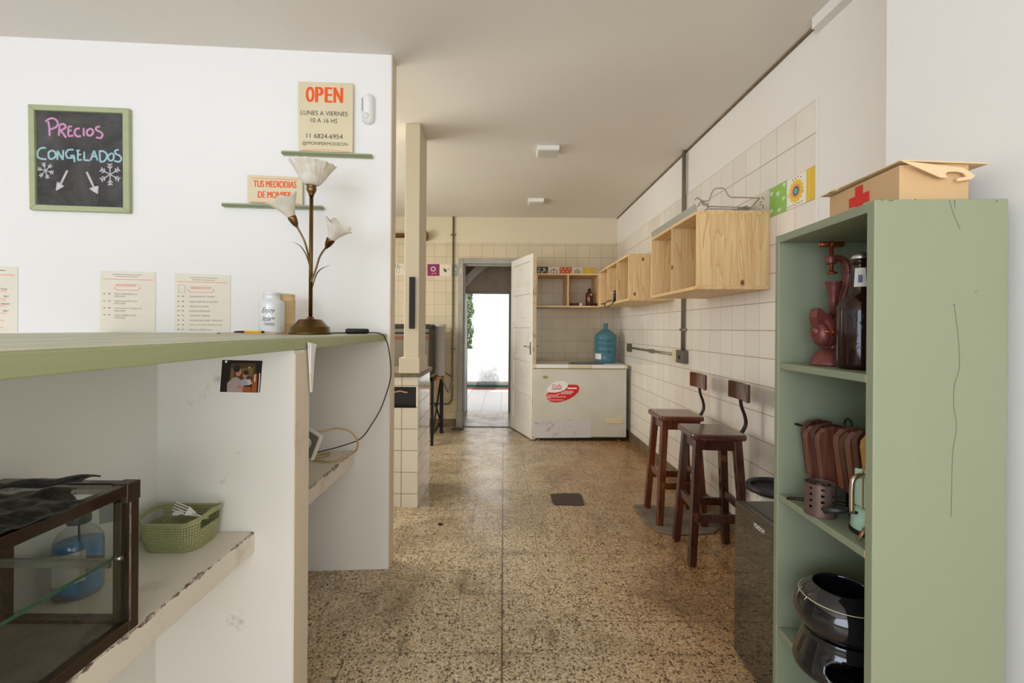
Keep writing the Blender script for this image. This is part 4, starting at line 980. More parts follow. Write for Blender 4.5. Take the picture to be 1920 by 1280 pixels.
# ------------------------------------------------------------------ decorated tile stickers
def sticker(P, n, label, base, shapes, group):
    """P: four corners (tl, tr, br, bl) on the wall, n: outward normal"""
    P = [Vector(p) for p in P]; n = Vector(n)
    t = thing('tile_sticker', label, 'tile', (P[2] + P[3]) / 2, group=group)
    def q(u, v): return P[0] * (1 - u) * (1 - v) + P[1] * u * (1 - v) + P[2] * u * v + P[3] * (1 - u) * v
    mb = MB(); mb.prism([p + n * .0006 for p in P], n * .0012); mb.build('tile_face', base, t)
    for i, (nm, m_, polys) in enumerate(shapes):
        mb = MB()
        for pl in polys: mb.prism([q(*c) + n * (.0018 + .0003 * i) for c in pl], n * .0004)
        mb.build(nm, m_, t)
def dot(cx, cy, r, n=12): return ell(cx, cy, r, r, n)
def ringp(cx, cy, r0, r1, n=16): return [[(cx + r * math.cos(a), cy + r * math.sin(a)) for r, a in ((r0, 2 * PI * k / n), (r1, 2 * PI * k / n), (r1, 2 * PI * (k + 1) / n), (r0, 2 * PI * (k + 1) / n))] for k in range(n)]
def petals(cx, cy, r0, r1, n, w=.16): return [[(cx + r0 * math.cos(a), cy + r0 * math.sin(a)), (cx + (r0 + r1) / 2 * math.cos(a - w), cy + (r0 + r1) / 2 * math.sin(a - w)), (cx + r1 * math.cos(a), cy + r1 * math.sin(a)), (cx + (r0 + r1) / 2 * math.cos(a + w), cy + (r0 + r1) / 2 * math.sin(a + w))] for a in [2 * PI * k / n for k in range(n)]]
def sm(n, c): return mat('sticker_' + n, srgb(*c), .3)
S = {k: sm(k, c) for k, c in dict(black=(40, 36, 36), white=(240, 234, 222), orange=(204, 96, 40), yellow=(232, 188, 70), yellow2=(236, 200, 60), green=(150, 196, 96), purple=(138, 26, 92), pale=(226, 216, 196), ink=(70, 66, 58), pink=(226, 140, 130), teal=(84, 190, 160), greyg=(150, 160, 146), heart=(214, 232, 188), redd=(150, 40, 60)).items()}
GB = 'decorated tiles along the back wall'
def bt(x0, x1, y0, y1): return [at(x0, y0, YB), at(x1, y0, YB), at(x1, y1, YB), at(x0, y1, YB)]
NB = (0, -1, 0); random.seed(11)
specks = [dot(random.uniform(.08, .92), random.uniform(.08, .92), random.uniform(.02, .06), 6) for _ in range(46)]
sticker(bt(1005.5, 1027.5, 500, 521), NB, 'black tile with white specks above the small back cabinet', S['black'], [('white_specks', S['white'], specks)], GB)
sticker(bt(1028, 1048.5, 500.4, 521.4), NB, 'pale tile with a peace sign above the back cabinet', S['pale'], [('peace_sign', S['ink'], ringp(.5, .5, .27, .33) + [[(.47, .2), (.53, .2), (.53, .8), (.47, .8)], [(.48, .5), (.53, .5), (.3, .74), (.26, .7)], [(.47, .5), (.52, .5), (.74, .7), (.7, .74)]])], GB)
sticker(bt(1049.3, 1072, 500.8, 521.8), NB, 'orange tile with white dots above the back cabinet', S['orange'], [('white_dots', S['white'], [dot(x, y, .05) for x, y in ((.15, .15), (.45, .12), (.8, .15), (.3, .4), (.62, .4), (.92, .45), (.12, .62), (.45, .68), (.78, .7), (.3, .9), (.62, .9))])], GB)
sticker(bt(1072.6, 1092, 501.2, 522), NB, 'pale tile with a dark spiral ring above the back cabinet', S['pale'], [('spiral', S['ink'], ringp(.5, .45, .12, .16) + ringp(.5, .45, .22, .27) + [dot(.5, .45, .06)])], GB)
sticker(bt(1093, 1116, 501.5, 522.5), NB, 'plain yellow tile above the amber bottle cabinet', S['yellow'], [('yellow_blot', S['yellow2'], [dot(.4, .4, .25)])], GB)
sticker(bt(801.5, 824, 495, 517), NB, 'purple tile with a white sunburst flower beside the pillar', S['purple'], [('white_sunburst', S['white'], petals(.48, .42, .10, .25, 14)), ('flower_heart', S['ink'], ringp(.48, .42, .02, .08, 10)), ('small_scribble', S['pink'], [[(.36, .82), (.46, .74), (.5, .8), (.4, .88)], [(.55, .78), (.66, .72), (.74, .8), (.6, .86)]])], GB)
sticker(bt(824.6, 846.4, 495.4, 517.4), NB, 'pale tile with a small dark bird beside the purple tile', S['pale'], [('bird', S['ink'], [[(.30, .30), (.42, .36), (.50, .44), (.62, .42), (.56, .56), (.62, .64), (.46, .68), (.36, .58)], [(.70, .42), (.82, .34), (.78, .44), (.74, .48)]])], GB)
sticker(bt(847, 858.5, 495.8, 517.8), NB, 'greyish green tile partly behind the conduit beside the door', S['greyg'], [('pale_marks', S['pale'], [dot(.6, .4, .12), dot(.5, .7, .08)])], GB)
sticker(bt(735, 757.5, 493, 515), NB, 'pale tile with dark scribbles left of the pillar', S['pale'], [('scribble', S['ink'], [dot(random.uniform(.2, .8), random.uniform(.15, .42), .045, 7) for _ in range(12)] + petals(.5, .68, .08, .2, 8) + [[(0, 0), (1, 0), (1, .02), (0, .02)]])], GB)
GR = 'decorated tiles high on the right wall'
def rt(x0, x1, a, bb): return [atx(x0, a[0], XR), atx(x1, a[1], XR), atx(x1, bb[1], XR), atx(x0, bb[0], XR)]
NR = (-1, 0, 0)
zt_, zb_ = 2.0005, 1.849
def ry(x0, x1):
    y0, y1 = XR / ray(x0, 330)[0], XR / ray(x1, 330)[0]
    return [V(XR, y0, zt_), V(XR, y1, zt_), V(XR, y1, zb_), V(XR, y0, zb_)]
def heart(cx, cy, s): return [(cx, cy + s), (cx - s * .9, cy), (cx - s * .8, cy - s * .6), (cx - s * .3, cy - s * .7), (cx, cy - s * .3), (cx + s * .3, cy - s * .7), (cx + s * .8, cy - s * .6), (cx + s * .9, cy)]
sticker(ry(1443.5, 1475.5), NR, 'light green tile with pale hearts on the right wall', S['green'], [('pale_hearts', S['heart'], [heart(.14, .2, .1), heart(.52, .3, .11), heart(.88, .1, .09), heart(.84, .55, .09), heart(.14, .8, .09), heart(.6, .88, .1)])], GR)
sticker(ry(1476, 1512.5), NR, 'white tile with a painted yellow sun on the right wall', S['white'], [('yellow_rays', S['yellow2'], petals(.5, .5, .28, .40, 16, .14)), ('yellow_disc', S['yellow2'], [dot(.5, .5, .34, 24)]), ('pink_ring', S['pink'], ringp(.5, .5, .14, .22, 20)), ('dark_ring', S['ink'], ringp(.5, .5, .10, .14, 18)), ('teal_centre', S['teal'], [dot(.5, .5, .10)]), ('dark_dots', S['redd'], [dot(x, y, .022, 8) for x, y in ((.35, .1), (.47, .08), (.6, .07), (.74, .12), (.1, .55), (.85, .6), (.1, .93), (.24, .93), (.36, .92), (.46, .93), (.58, .91), (.7, .93), (.8, .9))])], GR)
sticker(ry(1513, 1533.5), NR, 'plain yellow tile at the near end of the tiling', S['yellow'], [('lighter_streak', S['yellow2'], [[(.2, 0), (.35, 0), (.3, 1), (.15, 1)]])], GR)
sticker(ry(1413, 1441.5), NR, 'white tile with a floral sprig behind the clear rack', S['pale'], [('floral_sprig', S['redd'], [dot(.6 + .1 * math.sin(k * 1.7), .15 + k * .08, .03, 7) for k in range(9)]), ('leaves', S['ink'], [dot(.55 + .14 * math.cos(k * 2.1), .2 + k * .09, .025, 6) for k in range(8)])], GR)

# ------------------------------------------------------------------ pine wall cabinets
def cabinet(label, axis, lo, hi, divs, back=False):
    """open box; axis = the direction the cells are counted along (1 = y for the right wall, 0 = x for the back wall)"""
    lo, hi = V(*lo), V(*hi); t = thing('pine_cabinet', label, 'cabinet', V((lo.x + hi.x) / 2, (lo.y + hi.y) / 2, lo.z), group='pine wall cabinets'); th = .018
    gl = M['pine_y'] if axis == 1 else M['pine_x']
    mb = MB(); mb.box(lo, (hi.x, hi.y, lo.z + th)); mb.build('bottom_board', gl, t, bevel=.001)
    mb = MB(); mb.box((lo.x, lo.y, hi.z - th), hi); mb.build('top_board', gl, t, bevel=.001)
    for k, d in enumerate([lo[axis]] + divs + [hi[axis] - th]):
        a = V(lo.x, lo.y, lo.z + th); c = V(hi.x, hi.y, hi.z - th); a[axis] = d; c[axis] = d + th
        mb = MB(); mb.box(a, c); mb.build('end_panel' if k in (0, len(divs) + 1) else 'divider', M['pine_z'] if k != 1 or axis == 0 else M['pine_dark'], t, bevel=.001)
    return t
Ya, Yb = 2.437, 3.20
cabinet('large near pine wall cabinet with two open cells, a clear rack on top', 1, (1.035, Ya, 1.463), (XR - .001, Yb, 1.886), [2.80])
cabinet('pine wall cabinet with three cells, second from the near end', 1, (1.042, 3.80, 1.486), (XR - .001, 4.97, 1.878), [4.19, 4.57])
cabinet('small pine cabinet with two open cells on the back wall above the freezer', 0, (.382, 5.33, 1.50), (1.125, YB - .002, 1.895), [.745])
# things in and on the cabinets
am = thing('amber_bottle', 'amber brown bottle in the right cell of the back cabinet', 'bottle', (at(1105, 572, 5.45).x, 5.45, 1.518))
c = V(at(1105, 572, 5.45).x, 5.45, 1.518)
b = MB(); b.lathe([(.001, 0), (.042, 0), (.045, .005), (.045, .14), (.040, .158), (.022, .175), (.016, .182), (.016, .19), (.001, .19)], c, 28); b.build('body', mat('amber_glass', srgb(96, 48, 18), .12, coat=.5, var=4, varcol=srgb(58, 26, 10)), am)
b = MB(); b.lathe([(.018, .188), (.018, .212), (.001, .212)], c, 20); b.build('black_cap', M['black'], am)
b = MB(); b.grid(lambda u, v: c + V(math.sin(.1 + u * .45) * .0455, -math.cos(.1 + u * .45) * .0455, .125 + .022 * v), 6, 1); b.build('round_label', M['paper2'], am)
p0, p1 = at(1070.5, 572, 5.42), at(1086, 566, 5.42); tag(MB().box((p0.x, 5.42, 1.518), (p1.x, 5.52, 1.555)).build('dark_box', mat('dark_brown_box', srgb(66, 46, 30), .5), bevel=.003), 'low dark brown box in the right cell of the back cabinet', 'box')
c = at(1089, 570, 5.40); b = MB(); b.lathe([(.001, 0), (.016, .003), (.020, .018), (.016, .033), (.001, .036)], (c.x, 5.40, 1.518), 20); tag(b.build('round_cap', M['plastic_white']), 'round white cap between the dark box and amber bottle', 'cap')
c = at(1118.5, 570, 5.42); b = MB(); b.box((c.x - .03, 5.40, 1.518), (c.x - .005, 5.44, 1.552)); b.tube([(c.x + .012, 5.36, 1.538), (c.x + .012, 5.40, 1.538)], .019, 16); tag(b.build('black_adapter', M['black'], bevel=.002), 'small black adapter at the right end inside the back cabinet', 'adapter')
t = thing('corded_device', 'slim black handheld device with a looping cord in the three cell cabinet', 'device', (1.058, 4.165, 1.505))
b = MB(); X_ = 1.056; p0 = atx(1152, 565, X_); p1 = atx(1152.5, 545, X_); b.tube([p0, p0 + (p1 - p0) * .1, p0 + (p1 - p0) * .75, p1], [.010, .013, .013, .009], 12); b.build('black_body', M['black'], t)
b = MB(); b.tube([p0 + (p1 - p0) * .78, p0 + (p1 - p0) * .86], .0145, 12); b.tube([p1, p1 + V(0, 0, .03)], [.006, .004], 10); b.build('silver_collar', M['chrome'], t)
b = MB(); b.tube(bez([p0] + [atx(x, y, 1.034) for x, y in ((1148, 563), (1140, 564), (1135, 568), (1134, 574), (1139, 576.5), (1145, 572), (1150, 566), (1154, 563.5))], 6), .004, 8); b.tube([atx(1127.5, 570, 1.036), atx(1134, 569, 1.034)], .006, 8); b.build('black_cord', M['black'], t)
# clear rack, grey tray, bowl on the near cabinet
def rk(x, y, d=2.50): return at(1280 + x / 10.67, 320 + y / 10.67, d)
t = thing('clear_rack', 'clear plastic rack with a humped rail on top of the near pine cabinet', 'rack', (1.2, 2.5, 1.887))
cw = mat('clear_rail_plastic', srgb(196, 190, 170), .2, trans=.5)
b = MB(); b.tube(bez([rk(380, 600), rk(510, 605), rk(545, 540), rk(600, 410), rk(660, 357), rk(740, 352), rk(830, 358), rk(875, 430), (rk(950, 525)), rk(1100, 532), rk(1540, 545)], 6), .0038, 8); b.build('humped_rail', cw, t)
b = MB(); b.tube([rk(480, 712), rk(1360, 738)], .0035, 8); b.tube([rk(530, 762), rk(1340, 772)], .0035, 8); b.tube([rk(250, 585, 2.47), rk(290, 535, 2.47), rk(380, 600, 2.48), rk(500, 690), rk(520, 760)], .004, 8); b.tube([rk(300, 720, 2.47), rk(370, 605, 2.48), rk(430, 700), rk(520, 650)], .003, 8); b.tube([rk(1540, 545), rk(1370, 740), rk(1340, 772)], .0035, 8); b.build('base_rails', cw, t)
b = MB(); b.box((1.115, 2.46, 1.8865), (1.30, 2.60, 1.8885)); b.build('base_sheet', M['clear_plastic'], t)
c = rk(1300, 655, 2.56); b = MB()
b.lathe([(.012, 0), (.030, .012), (.042, .034), (.044, .058)], (c.x, 2.62, 1.8885), 28, (-.35, -.2, .9), (True, False)); tag(b.build('glass_bowl', mat('bluish_bowl_glass', srgb(128, 146, 152), .08, trans=.35, coat=.5), solid=.002), 'small bluish glass bowl tilted on top of the near cabinet', 'bowl')
b = MB(); b.prism([(1.036, 2.46, 1.8865), (1.11, 2.46, 1.8865), (1.11, 2.46, 1.905), (1.10, 2.46, 1.905), (1.10, 2.46, 1.892), (1.045, 2.46, 1.892), (1.032, 2.46, 1.925), (1.026, 2.46, 1.922)], (0, .72, 0))
tag(b.build('grey_tray', mat('grey_plastic_tray', srgb(172, 172, 160), .3)), 'long grey tray lying along the front edge of the near cabinet top', 'tray')
# conduits and boxes on the right wall
XC = XR - .018
t = thing('electric_conduit', 'upright galvanised conduit with a socket box on the right wall', 'conduit', (XC, 3.6, 1.0))
yc = XC / ray(1281, 600)[0]; zj = atx(1278, 668, XC).z
b = MB(); b.tube([(XC, yc, CZ - .004), (XC, yc, zj + .04)], .0125, 12); b.tube([(XC, yc + .03, CZ - .004), (XC, yc + .03, zj + .05)], .006, 8)
for z in (2.05, 1.245, 1.5): b.box((XC - .016, yc - .035, z - .010), (XR - .0005, yc + .035, z + .010))
b.build('conduit_pipe', M['galv'], t)
y0, y1 = XC / ray(1286.5, 668)[0], XC / ray(1273.5, 668)[0]; b = MB(); b.box((XR - .045, y0, zj - .05), (XR - .0005, y1, zj + .05)); jb = b.build('grey_box', mat('grey_box_metal', srgb(112, 104, 92), .5, .3), t, bevel=.003)
b = MB(); b.tube([(XR - .044, (y0 + y1) / 2, zj - .005), (XR - .050, (y0 + y1) / 2, zj - .005)], .014, 14); b.build('socket_hole', M['black'], jb)
y2 = XC / ray(1262.5, 668)[0]; b = MB(); b.box((XR - .03, y1, zj - .048), (XR - .0005, y2, zj + .05)); b.build('cream_box', M['plastic_cream'], t, bevel=.003)
t = thing('side_conduit', 'level grey conduit with an end plate on the right wall beside the freezer', 'conduit', (XC, 4.5, 1.0))
ye = XC / ray(1181, 652)[0]; zl = atx(1240, 660.5, XC).z
b = MB(); b.tube([(XC, y2 - .001, zl), (XC, ye, zl)], .011, 10); c = XC / ray(1222, 655)[0]; b.box((XC - .02, c - .03, zl - .018), (XR - .0005, c + .03, zl + .018)); b.build('conduit_pipe', M['galv'], t)
b = MB(); b.box((XR - .035, ye - .02, zl - .045), (XR - .0005, ye + .07, zl + .045)); b.build('end_box', mat('dark_end_box', srgb(100, 92, 80), .5, .3), t, bevel=.003)
b = MB(); b.box((XR - .010, ye + .02, zl - .06), (XR - .0004, ye + .17, zl + .06)); b.build('cream_plate', M['plastic_cream'], t, bevel=.002)

# ------------------------------------------------------------------ chest freezer and what stands on it
fx0, fx1, FY = at(999, 750, 5.05).x, at(1175, 750, 5.05).x, 5.05
t = thing('chest_freezer', 'old white chest freezer with a red sticker against the back wall', 'freezer', ((fx0 + fx1) / 2, 5.36, 0))
m_fz = mat('aged_white_enamel', srgb(214, 210, 196), .35, var=2, varcol=srgb(198, 192, 172))
m_fz2 = mat('rust_stained_enamel', srgb(206, 202, 200), .4, var=14, varcol=srgb(140, 116, 90), thresh=(.58, .78))
b = MB(); b.box((fx0, FY, .045), (fx1, 5.70, .800)); b.build('body', m_fz, t, bevel=.008)
b = MB(); b.box((fx0 - .004, FY - .006, .806), (fx1 + .006, 5.70, .850)); lid = b.build('lid', M['plastic_white'], t, bevel=.008)
b = MB(); xm0, xm1 = at(1064.5, 688, FY).x, at(1109, 688, FY).x; b.box((xm0, FY - .012, .812), (xm1, FY - .004, .844)); b.box((fx0 - .005, FY - .009, .808), (fx0 + .03, FY - .004, .848)); b.box((fx1 - .03, FY - .009, .808), (fx1 + .007, FY - .004, .848)); b.build('cream_lid_handle', M['plastic_cream'], lid, bevel=.002)
b = MB(); b.box((fx0 + .01, FY + .01, .798), (fx1 - .01, 5.69, .808)); b.box((fx0 + .03, FY + .03, .012), (fx1 - .02, 5.68, .046)); b.build('dark_gap', M['black'], t)
b = MB(); b.box((fx0, FY - .003, .790), (fx1, FY + .004, .800)); b.build('cream_rim', M['plastic_cream'], t)
for x, y in ((fx1 - .07, FY + .06), (fx0 + .07, FY + .06), (fx1 - .07, 5.6), (fx0 + .07, 5.6)):
    b = MB(); b.tube([(x, y, .0), (x, y, .046)], .016, 12); b.build('foot', M['plastic_cream'], t)
def fz(x, y, o=.0): p = at(1000 + x / 8.53, 690 + y / 8.53, FY - .001); return V(p.x, FY - .001 - o, p.z)
b = MB(); b.prism([fz(10, 808), fz(925, 812), fz(925, 1108), fz(10, 1116)], (0, -.001, 0)); b.build('lower_patch', m_fz2, t)
st_ = MB(); st_.prism([fz(*q) for q in ((330, 222), (440, 205), (520, 215), (556, 250), (545, 300), (500, 345), (430, 375), (340, 390), (240, 385), (210, 350), (240, 300))], (0, -.0006, 0)); st_.build('white_sticker', M['white_print'], t)
st_ = MB(); st_.prism([fz(*q, .0004) for q in ((240, 385), (340, 392), (430, 378), (500, 348), (545, 303), (556, 262), (690, 265), (725, 285), (738, 320), (720, 380), (660, 440), (560, 500), (440, 540), (340, 548), (260, 530), (215, 490), (205, 430))], (0, -.0006, 0)); rs = st_.build('red_sticker', M['red'], t)
b = MB(); put_text(b, 'Gafa', fz(300, 312, .0016), (1, 0, 0), UZ, (fz(455, 0) - fz(300, 0)).length, (fz(0, 255) - fz(0, 312)).length)
b.prism([fz(292, 325, .0012), fz(452, 325, .0012), fz(452, 338, .0012), fz(292, 338, .0012)], (0, -.0004, 0)); b.build('red_lettering', M['red'], t)
b = MB()
for x0, x1, y in ((545, 695, 322), (490, 640, 368), (445, 640, 388), (375, 610, 410), (225, 395, 432), (215, 520, 458), (215, 275, 476), (235, 480, 508)):
    x = x0
    while x < x1:
        w_ = random.uniform(14, 42) if y > 330 else x1 - x0; w_ = min(w_, x1 - x); h_ = 5 if y > 330 else 11
        b.prism([fz(x, y - h_, .0012), fz(x + w_, y - h_, .0012), fz(x + w_, y + h_, .0012), fz(x, y + h_, .0012)], (0, -.0003, 0)); x += w_ + 7
b.build('white_print_lines', M['white_print'], rs)
b = MB(); b.prism([fz(190 + 43 * math.cos(a), 143 + 24 * math.sin(a)) for a in [k * PI / 10 for k in range(20)]], (0, -.003, 0)); b.build('olive_badge', mat('olive_badge', srgb(150, 140, 84), .4, .4), t)
b = MB(); b.prism([fz(*q) for q in ((1108, 818), (1180, 795), (1290, 785), (1400, 792), (1435, 808), (1442, 840), (1425, 872), (1360, 888), (1260, 884), (1160, 862))], (0, -.008, 0)); cpn = b.build('cream_control_panel', M['plastic_cream'], t, bevel=.002)
b = MB()
for x in (1290, 1350, 1410): b.tube([fz(x, 838, .0085), fz(x, 838, .011)], .0045, 10)
b.build('control_knob', mat('olive_knob', srgb(136, 124, 76), .4), cpn)
# grey cloth and water jug
random.seed(4); b = MB(); q0, q1 = at(1063, 680, 5.30), at(1125, 680, 5.30)
def cl(u, v):
    x = q0.x + (q1.x - q0.x) * u; y = 5.085 + .15 * v; return V(x, y, .852 + .022 * abs(mnoise.noise(V(x * 16, y * 14, 1))) + .014 * math.sin(PI * u) * math.sin(PI * v))
b.grid(cl, 30, 16); tag(b.build('grey_cloth', mat('dark_grey_cloth', srgb(110, 108, 104), .9, bump=(200, .3)), solid=.004, off=1), 'crumpled dark grey cloth lying on the freezer lid', 'cloth')
jx = at(1135, 650, 5.38).x; jc_ = V(jx, 5.38, .8505)
t = thing('water_jug', 'large blue plastic water jug standing on the freezer', 'water jug', jc_)
m, nt, p = newmat('blue_jug_plastic'); p.inputs['Base Color'].default_value = (*srgb(104, 158, 174), 1); p.inputs['Roughness'].default_value = .14; p.inputs['Transmission Weight'].default_value = .45; p.inputs['IOR'].default_value = 1.12; p.inputs['Coat Weight'].default_value = .4
r = .130
prof = [(.001, .004), (.10, .0), (.122, .006), (r - .004, .02), (r - .004, .115), (r - .010, .122), (r - .010, .128), (r, .135), (r, .185), (r - .012, .192), (r - .012, .200), (r, .207), (r, .245), (r - .010, .252), (r - .010, .26), (r, .268), (r - .001, .300), (.122, .325), (.098, .352), (.066, .376), (.036, .392), (.029, .400), (.027, .41), (.027, .452), (.029, .455), (.029, .464), (.022, .466), (.001, .466)]
b = MB(); b.lathe(prof, jc_, 44); b.build('body', m, t)
b = MB(); b.tube(bez([jc_ + V(.01, -.128, .255), jc_ + V(.012, -.105, .225), jc_ + V(.012, -.11, .16), jc_ + V(.012, -.128, .13)], 5), .012, 10); b.build('grip', mat('dark_blue_grip', srgb(40, 104, 128), .2), t)
b = MB(); b.grid(lambda u, v: jc_ + V(math.sin(-1.35 + u * .75) * .1268, -math.cos(-1.35 + u * .75) * .1268, .045 + v * .065), 10, 1); b.build('white_label', M['white_print'], t)
# ------------------------------------------------------------------ ceiling lamps
def lampfix(x, y, label):
    t = thing('ceiling_lamp', label, 'lamp', (x, y, CZ), group='square ceiling lamps')
    s_ = .084; b = MB(); b.box((x - s_, y - s_, CZ - .036), (x + s_, y + s_, CZ)); b.build('housing', M['plastic_white'], t, bevel=.004)
    b = MB(); b.box((x - s_ + .013, y - s_ + .013, CZ - .039), (x + s_ - .013, y + s_ - .013, CZ - .036)); b.build('diffuser_panel', M['diffuser'], t)
lampfix(at(1027, 285, 3.55).x, 3.56, 'square white ceiling lamp nearer the viewer'); lampfix(at(1005, 376, 4.95).x, 4.98, 'square white ceiling lamp farther back, near the door')
# ------------------------------------------------------------------ floor details
b = MB(); b.prism([atz(x, y, .001) for x, y in ((1032, 926), (1058, 924.5), (1085, 924.8), (1091, 929), (1096, 946), (1088, 948), (1040, 947), (1034, 938))], (0, 0, .002))
tag(b.build('floor_plate', mat('dark_metal_plate', srgb(66, 58, 52), .45, .3, var=20, varcol=srgb(86, 76, 66))), 'dark square metal plate set in the terrazzo floor', 'plate')
c = atz(826, 982.5, .001); b = MB(); b.lathe([(.001, 0), (.016, 0), (.018, .001), (.001, .0025)], c, 18); tag(b.build('floor_plug', M['iron']), 'small round dark plug in the floor near the tiled counter', 'plug')
random.seed(9)
rgo = [(1187, 949), (1200, 946), (1222, 948), (1250, 950), (1300, 955), (1352, 962), (1356, 985), (1338, 1000), (1300, 1002), (1262, 1003), (1232, 996), (1214, 985), (1204, 970), (1196, 962)]
rg = [atz(x, y, .004) for x, y in rgo]; cen = sum(rg, V(0, 0, 0)) / len(rg)
def ragf(u, v):
    k = u * len(rg); i = int(k) % len(rg); f_ = k - int(k); e = rg[i] * (1 - f_) + rg[(i + 1) % len(rg)] * f_
    p_ = cen + (e - cen) * v; return V(p_.x, p_.y, .003 + .010 * abs(mnoise.noise(V(p_.x * 14, p_.y * 11, 2))) * (1 if v < .999 else .5))
b = MB(); b.grid(ragf, 84, 14); tag(b.build('floor_cloth', mat('grey_floor_cloth', srgb(140, 130, 114), .95, var=7, varcol=srgb(98, 86, 70), bump=(160, .5)), solid=.003, off=1), 'grubby grey cloth spread on the floor under the stools', 'cloth')
# ------------------------------------------------------------------ bar stools
def make_stool(label, mw, ms):
    t = thing('bar_stool', label, 'stool', (0, 0, 0), group='wooden bar stools'); H = .69
    b = MB(); r = .03; hx, hy = .142, .148
    pts = []
    for cx_, cy_, a in ((hx - r, hy - r, 0), (-hx + r, hy - r, PI / 2), (-hx + r, -hy + r, PI), (hx - r, -hy + r, 1.5 * PI)):
        for k in range(5): q = a + k * PI / 8; pts.append(V(cx_ + r * math.cos(q), cy_ + r * math.sin(q), H - .032))
    b.prism(pts, (0, 0, .032)); b.build('seat', ms, t, local=True, bevel=.009, seg=3)
    TX, BX, TY, BYy = .100, .140, .100, .142
    for sx in (-1, 1):
        for sy in (-1, 1):
            b = MB(); w = .021; top = V(sx * TX, sy * TY, H - .034); bot = V(sx * BX, sy * BYy, .003)
            b.hexa([bot + V(x, y, 0) for x, y in ((-w * .95, -w * .95), (w * .95, -w * .95), (w * .95, w * .95), (-w * .95, w * .95))], [top + V(x, y, 0) for x, y in ((-w, -w), (w, -w), (w, w), (-w, w))])
            lg = b.build('leg', mw, t, local=True, bevel=.004)
            b = MB(); b.tube([bot - V(0, 0, .003), bot + V(0, 0, .004)], .016, 12); b.build('foot_cap', M['iron'], lg, local=True)
    def lx(z): k = (H - .034 - z) / (H - .037); return TX + (BX - TX) * k, TY + (BYy - TY) * k
    z = H - .062; ax, ay = lx(z)
    for s_ in (-1, 1):
        b = MB(); b.box((-ax, s_ * ay - .010, z - .028), (ax, s_ * ay + .010, z + .028)); b.build('apron', mw, t, local=True)
        b = MB(); b.box((s_ * ax - .010, -ay, z - .028), (s_ * ax + .010, ay, z + .028)); b.build('apron', mw, t, local=True)
    for z, kind in ((.245, 'x'), (.30, 'y')):
        ax, ay = lx(z)
        for s_ in (-1, 1):
            b = MB()
            if kind == 'x': b.box((-ax, s_ * ay - .010, z - .022), (ax, s_ * ay + .010, z + .022))
            else: b.box((s_ * ax - .010, -ay, z - .022), (s_ * ax + .010, ay, z + .022))
            b.build('stretcher', mw, t, local=True, bevel=.003)
    b = MB(); P = bez([(.08, 0, H - .036), (.125, 0, H - .036), (.165, 0, H - .016), (.188, 0, H + .03), (.182, 0, H + .08), (.166, 0, H + .125), (.160, 0, H + .165), (.162, 0, H + .215)], 6); n = len(P)
    L_ = [[], [], [], []]
    for i, p_ in enumerate(P):
        tg = (P[min(i + 1, n - 1)] - P[max(i - 1, 0)]).normalized(); nn = V(tg.z, 0, -tg.x) * .0035
        for k, q in enumerate((p_ + nn + V(0, -.016, 0), p_ + nn + V(0, .016, 0), p_ - nn + V(0, .016, 0), p_ - nn + V(0, -.016, 0))): L_[k].append(b.v(q))
    for i in range(n - 1):
        for k in range(4): b._f([L_[k][i], L_[(k + 1) % 4][i], L_[(k + 1) % 4][i + 1], L_[k][i + 1]], True)
    b._f([l[0] for l in L_]); b._f([l[-1] for l in L_]); b.build('back_strap', M['iron'], t, local=True)
    b = MB()
    def bk_(u, v, o): 
        y = (u - .5) * .245; x = .152 - .014 * (y / .1225) ** 2 + o
        return V(x, y, H + .165 + .098 * v)
    nu = 12; F_ = [[b.v(bk_(i / nu, v, 0)) for i in range(nu + 1)] for v in (0, 1)]; K_ = [[b.v(bk_(i / nu, v, .022)) for i in range(nu + 1)] for v in (0, 1)]
    for i in range(nu):
        b._f([F_[0][i], F_[0][i + 1], F_[1][i + 1], F_[1][i]]); b._f([K_[0][i], K_[1][i], K_[1][i + 1], K_[0][i + 1]])
        b._f([F_[1][i], F_[1][i + 1], K_[1][i + 1], K_[1][i]]); b._f([F_[0][i], K_[0][i], K_[0][i + 1], F_[0][i + 1]])
    for i in (0, nu): b._f([F_[0][i], F_[1][i], K_[1][i], K_[0][i]])
    b.build('backrest', ms, t, local=True, bevel=.006)
    return t
s1 = make_stool('reddish wooden bar stool with metal strap back, farther from the viewer', M['stool_red'], M['stool_seat_red'])
s1.location = (1.142, 3.02, .0045); s1.rotation_euler = (0, 0, math.radians(-2)); WM[s1.name] = Matrix.Translation((1.142, 3.02, .0045))
s2 = make_stool('darker wooden bar stool nearer the viewer, beside the black fridge', M['stool_dark'], M['stool_seat_dark'])
s2.location = (1.152, 2.525, .0045); s2.rotation_euler = (0, 0, math.radians(-5))
# ------------------------------------------------------------------ pedal bin, small fridge
bx_, by_ = 1.265, 2.10
t = thing('waste_bin', 'round steel waste bin with black rim behind the fridge', 'bin', (bx_, by_, 0))
b = MB(); b.lathe([(.001, .0), (.112, .0), (.116, .02), (.125, .506), (.106, .506), (.106, .49), (.001, .49)], (bx_, by_, 0), 40); b.build('steel_body', M['chrome'], t)
b = MB(); b.lathe([(.1255, .505), (.128, .507), (.128, .520), (.122, .529), (.113, .530), (.108, .520), (.106, .491)], (bx_, by_, 0), 40, cap=(False, False)); b.build('black_rim', mat('soft_black_rim', (.02, .02, .02), .4), t)
b = MB(); b.lathe([(.001, .4915), (.1045, .4925), (.1045, .515)], (bx_, by_, 0), 32, cap=(True, False)); b.build('bin_liner', M['black'], t)
FX, FY0, FY1, FH = .899, 1.325, 1.758, .585
t = thing('mini_fridge', 'small black fridge with mirror door beside the green shelf unit', 'fridge', (1.13, 1.53, 0))
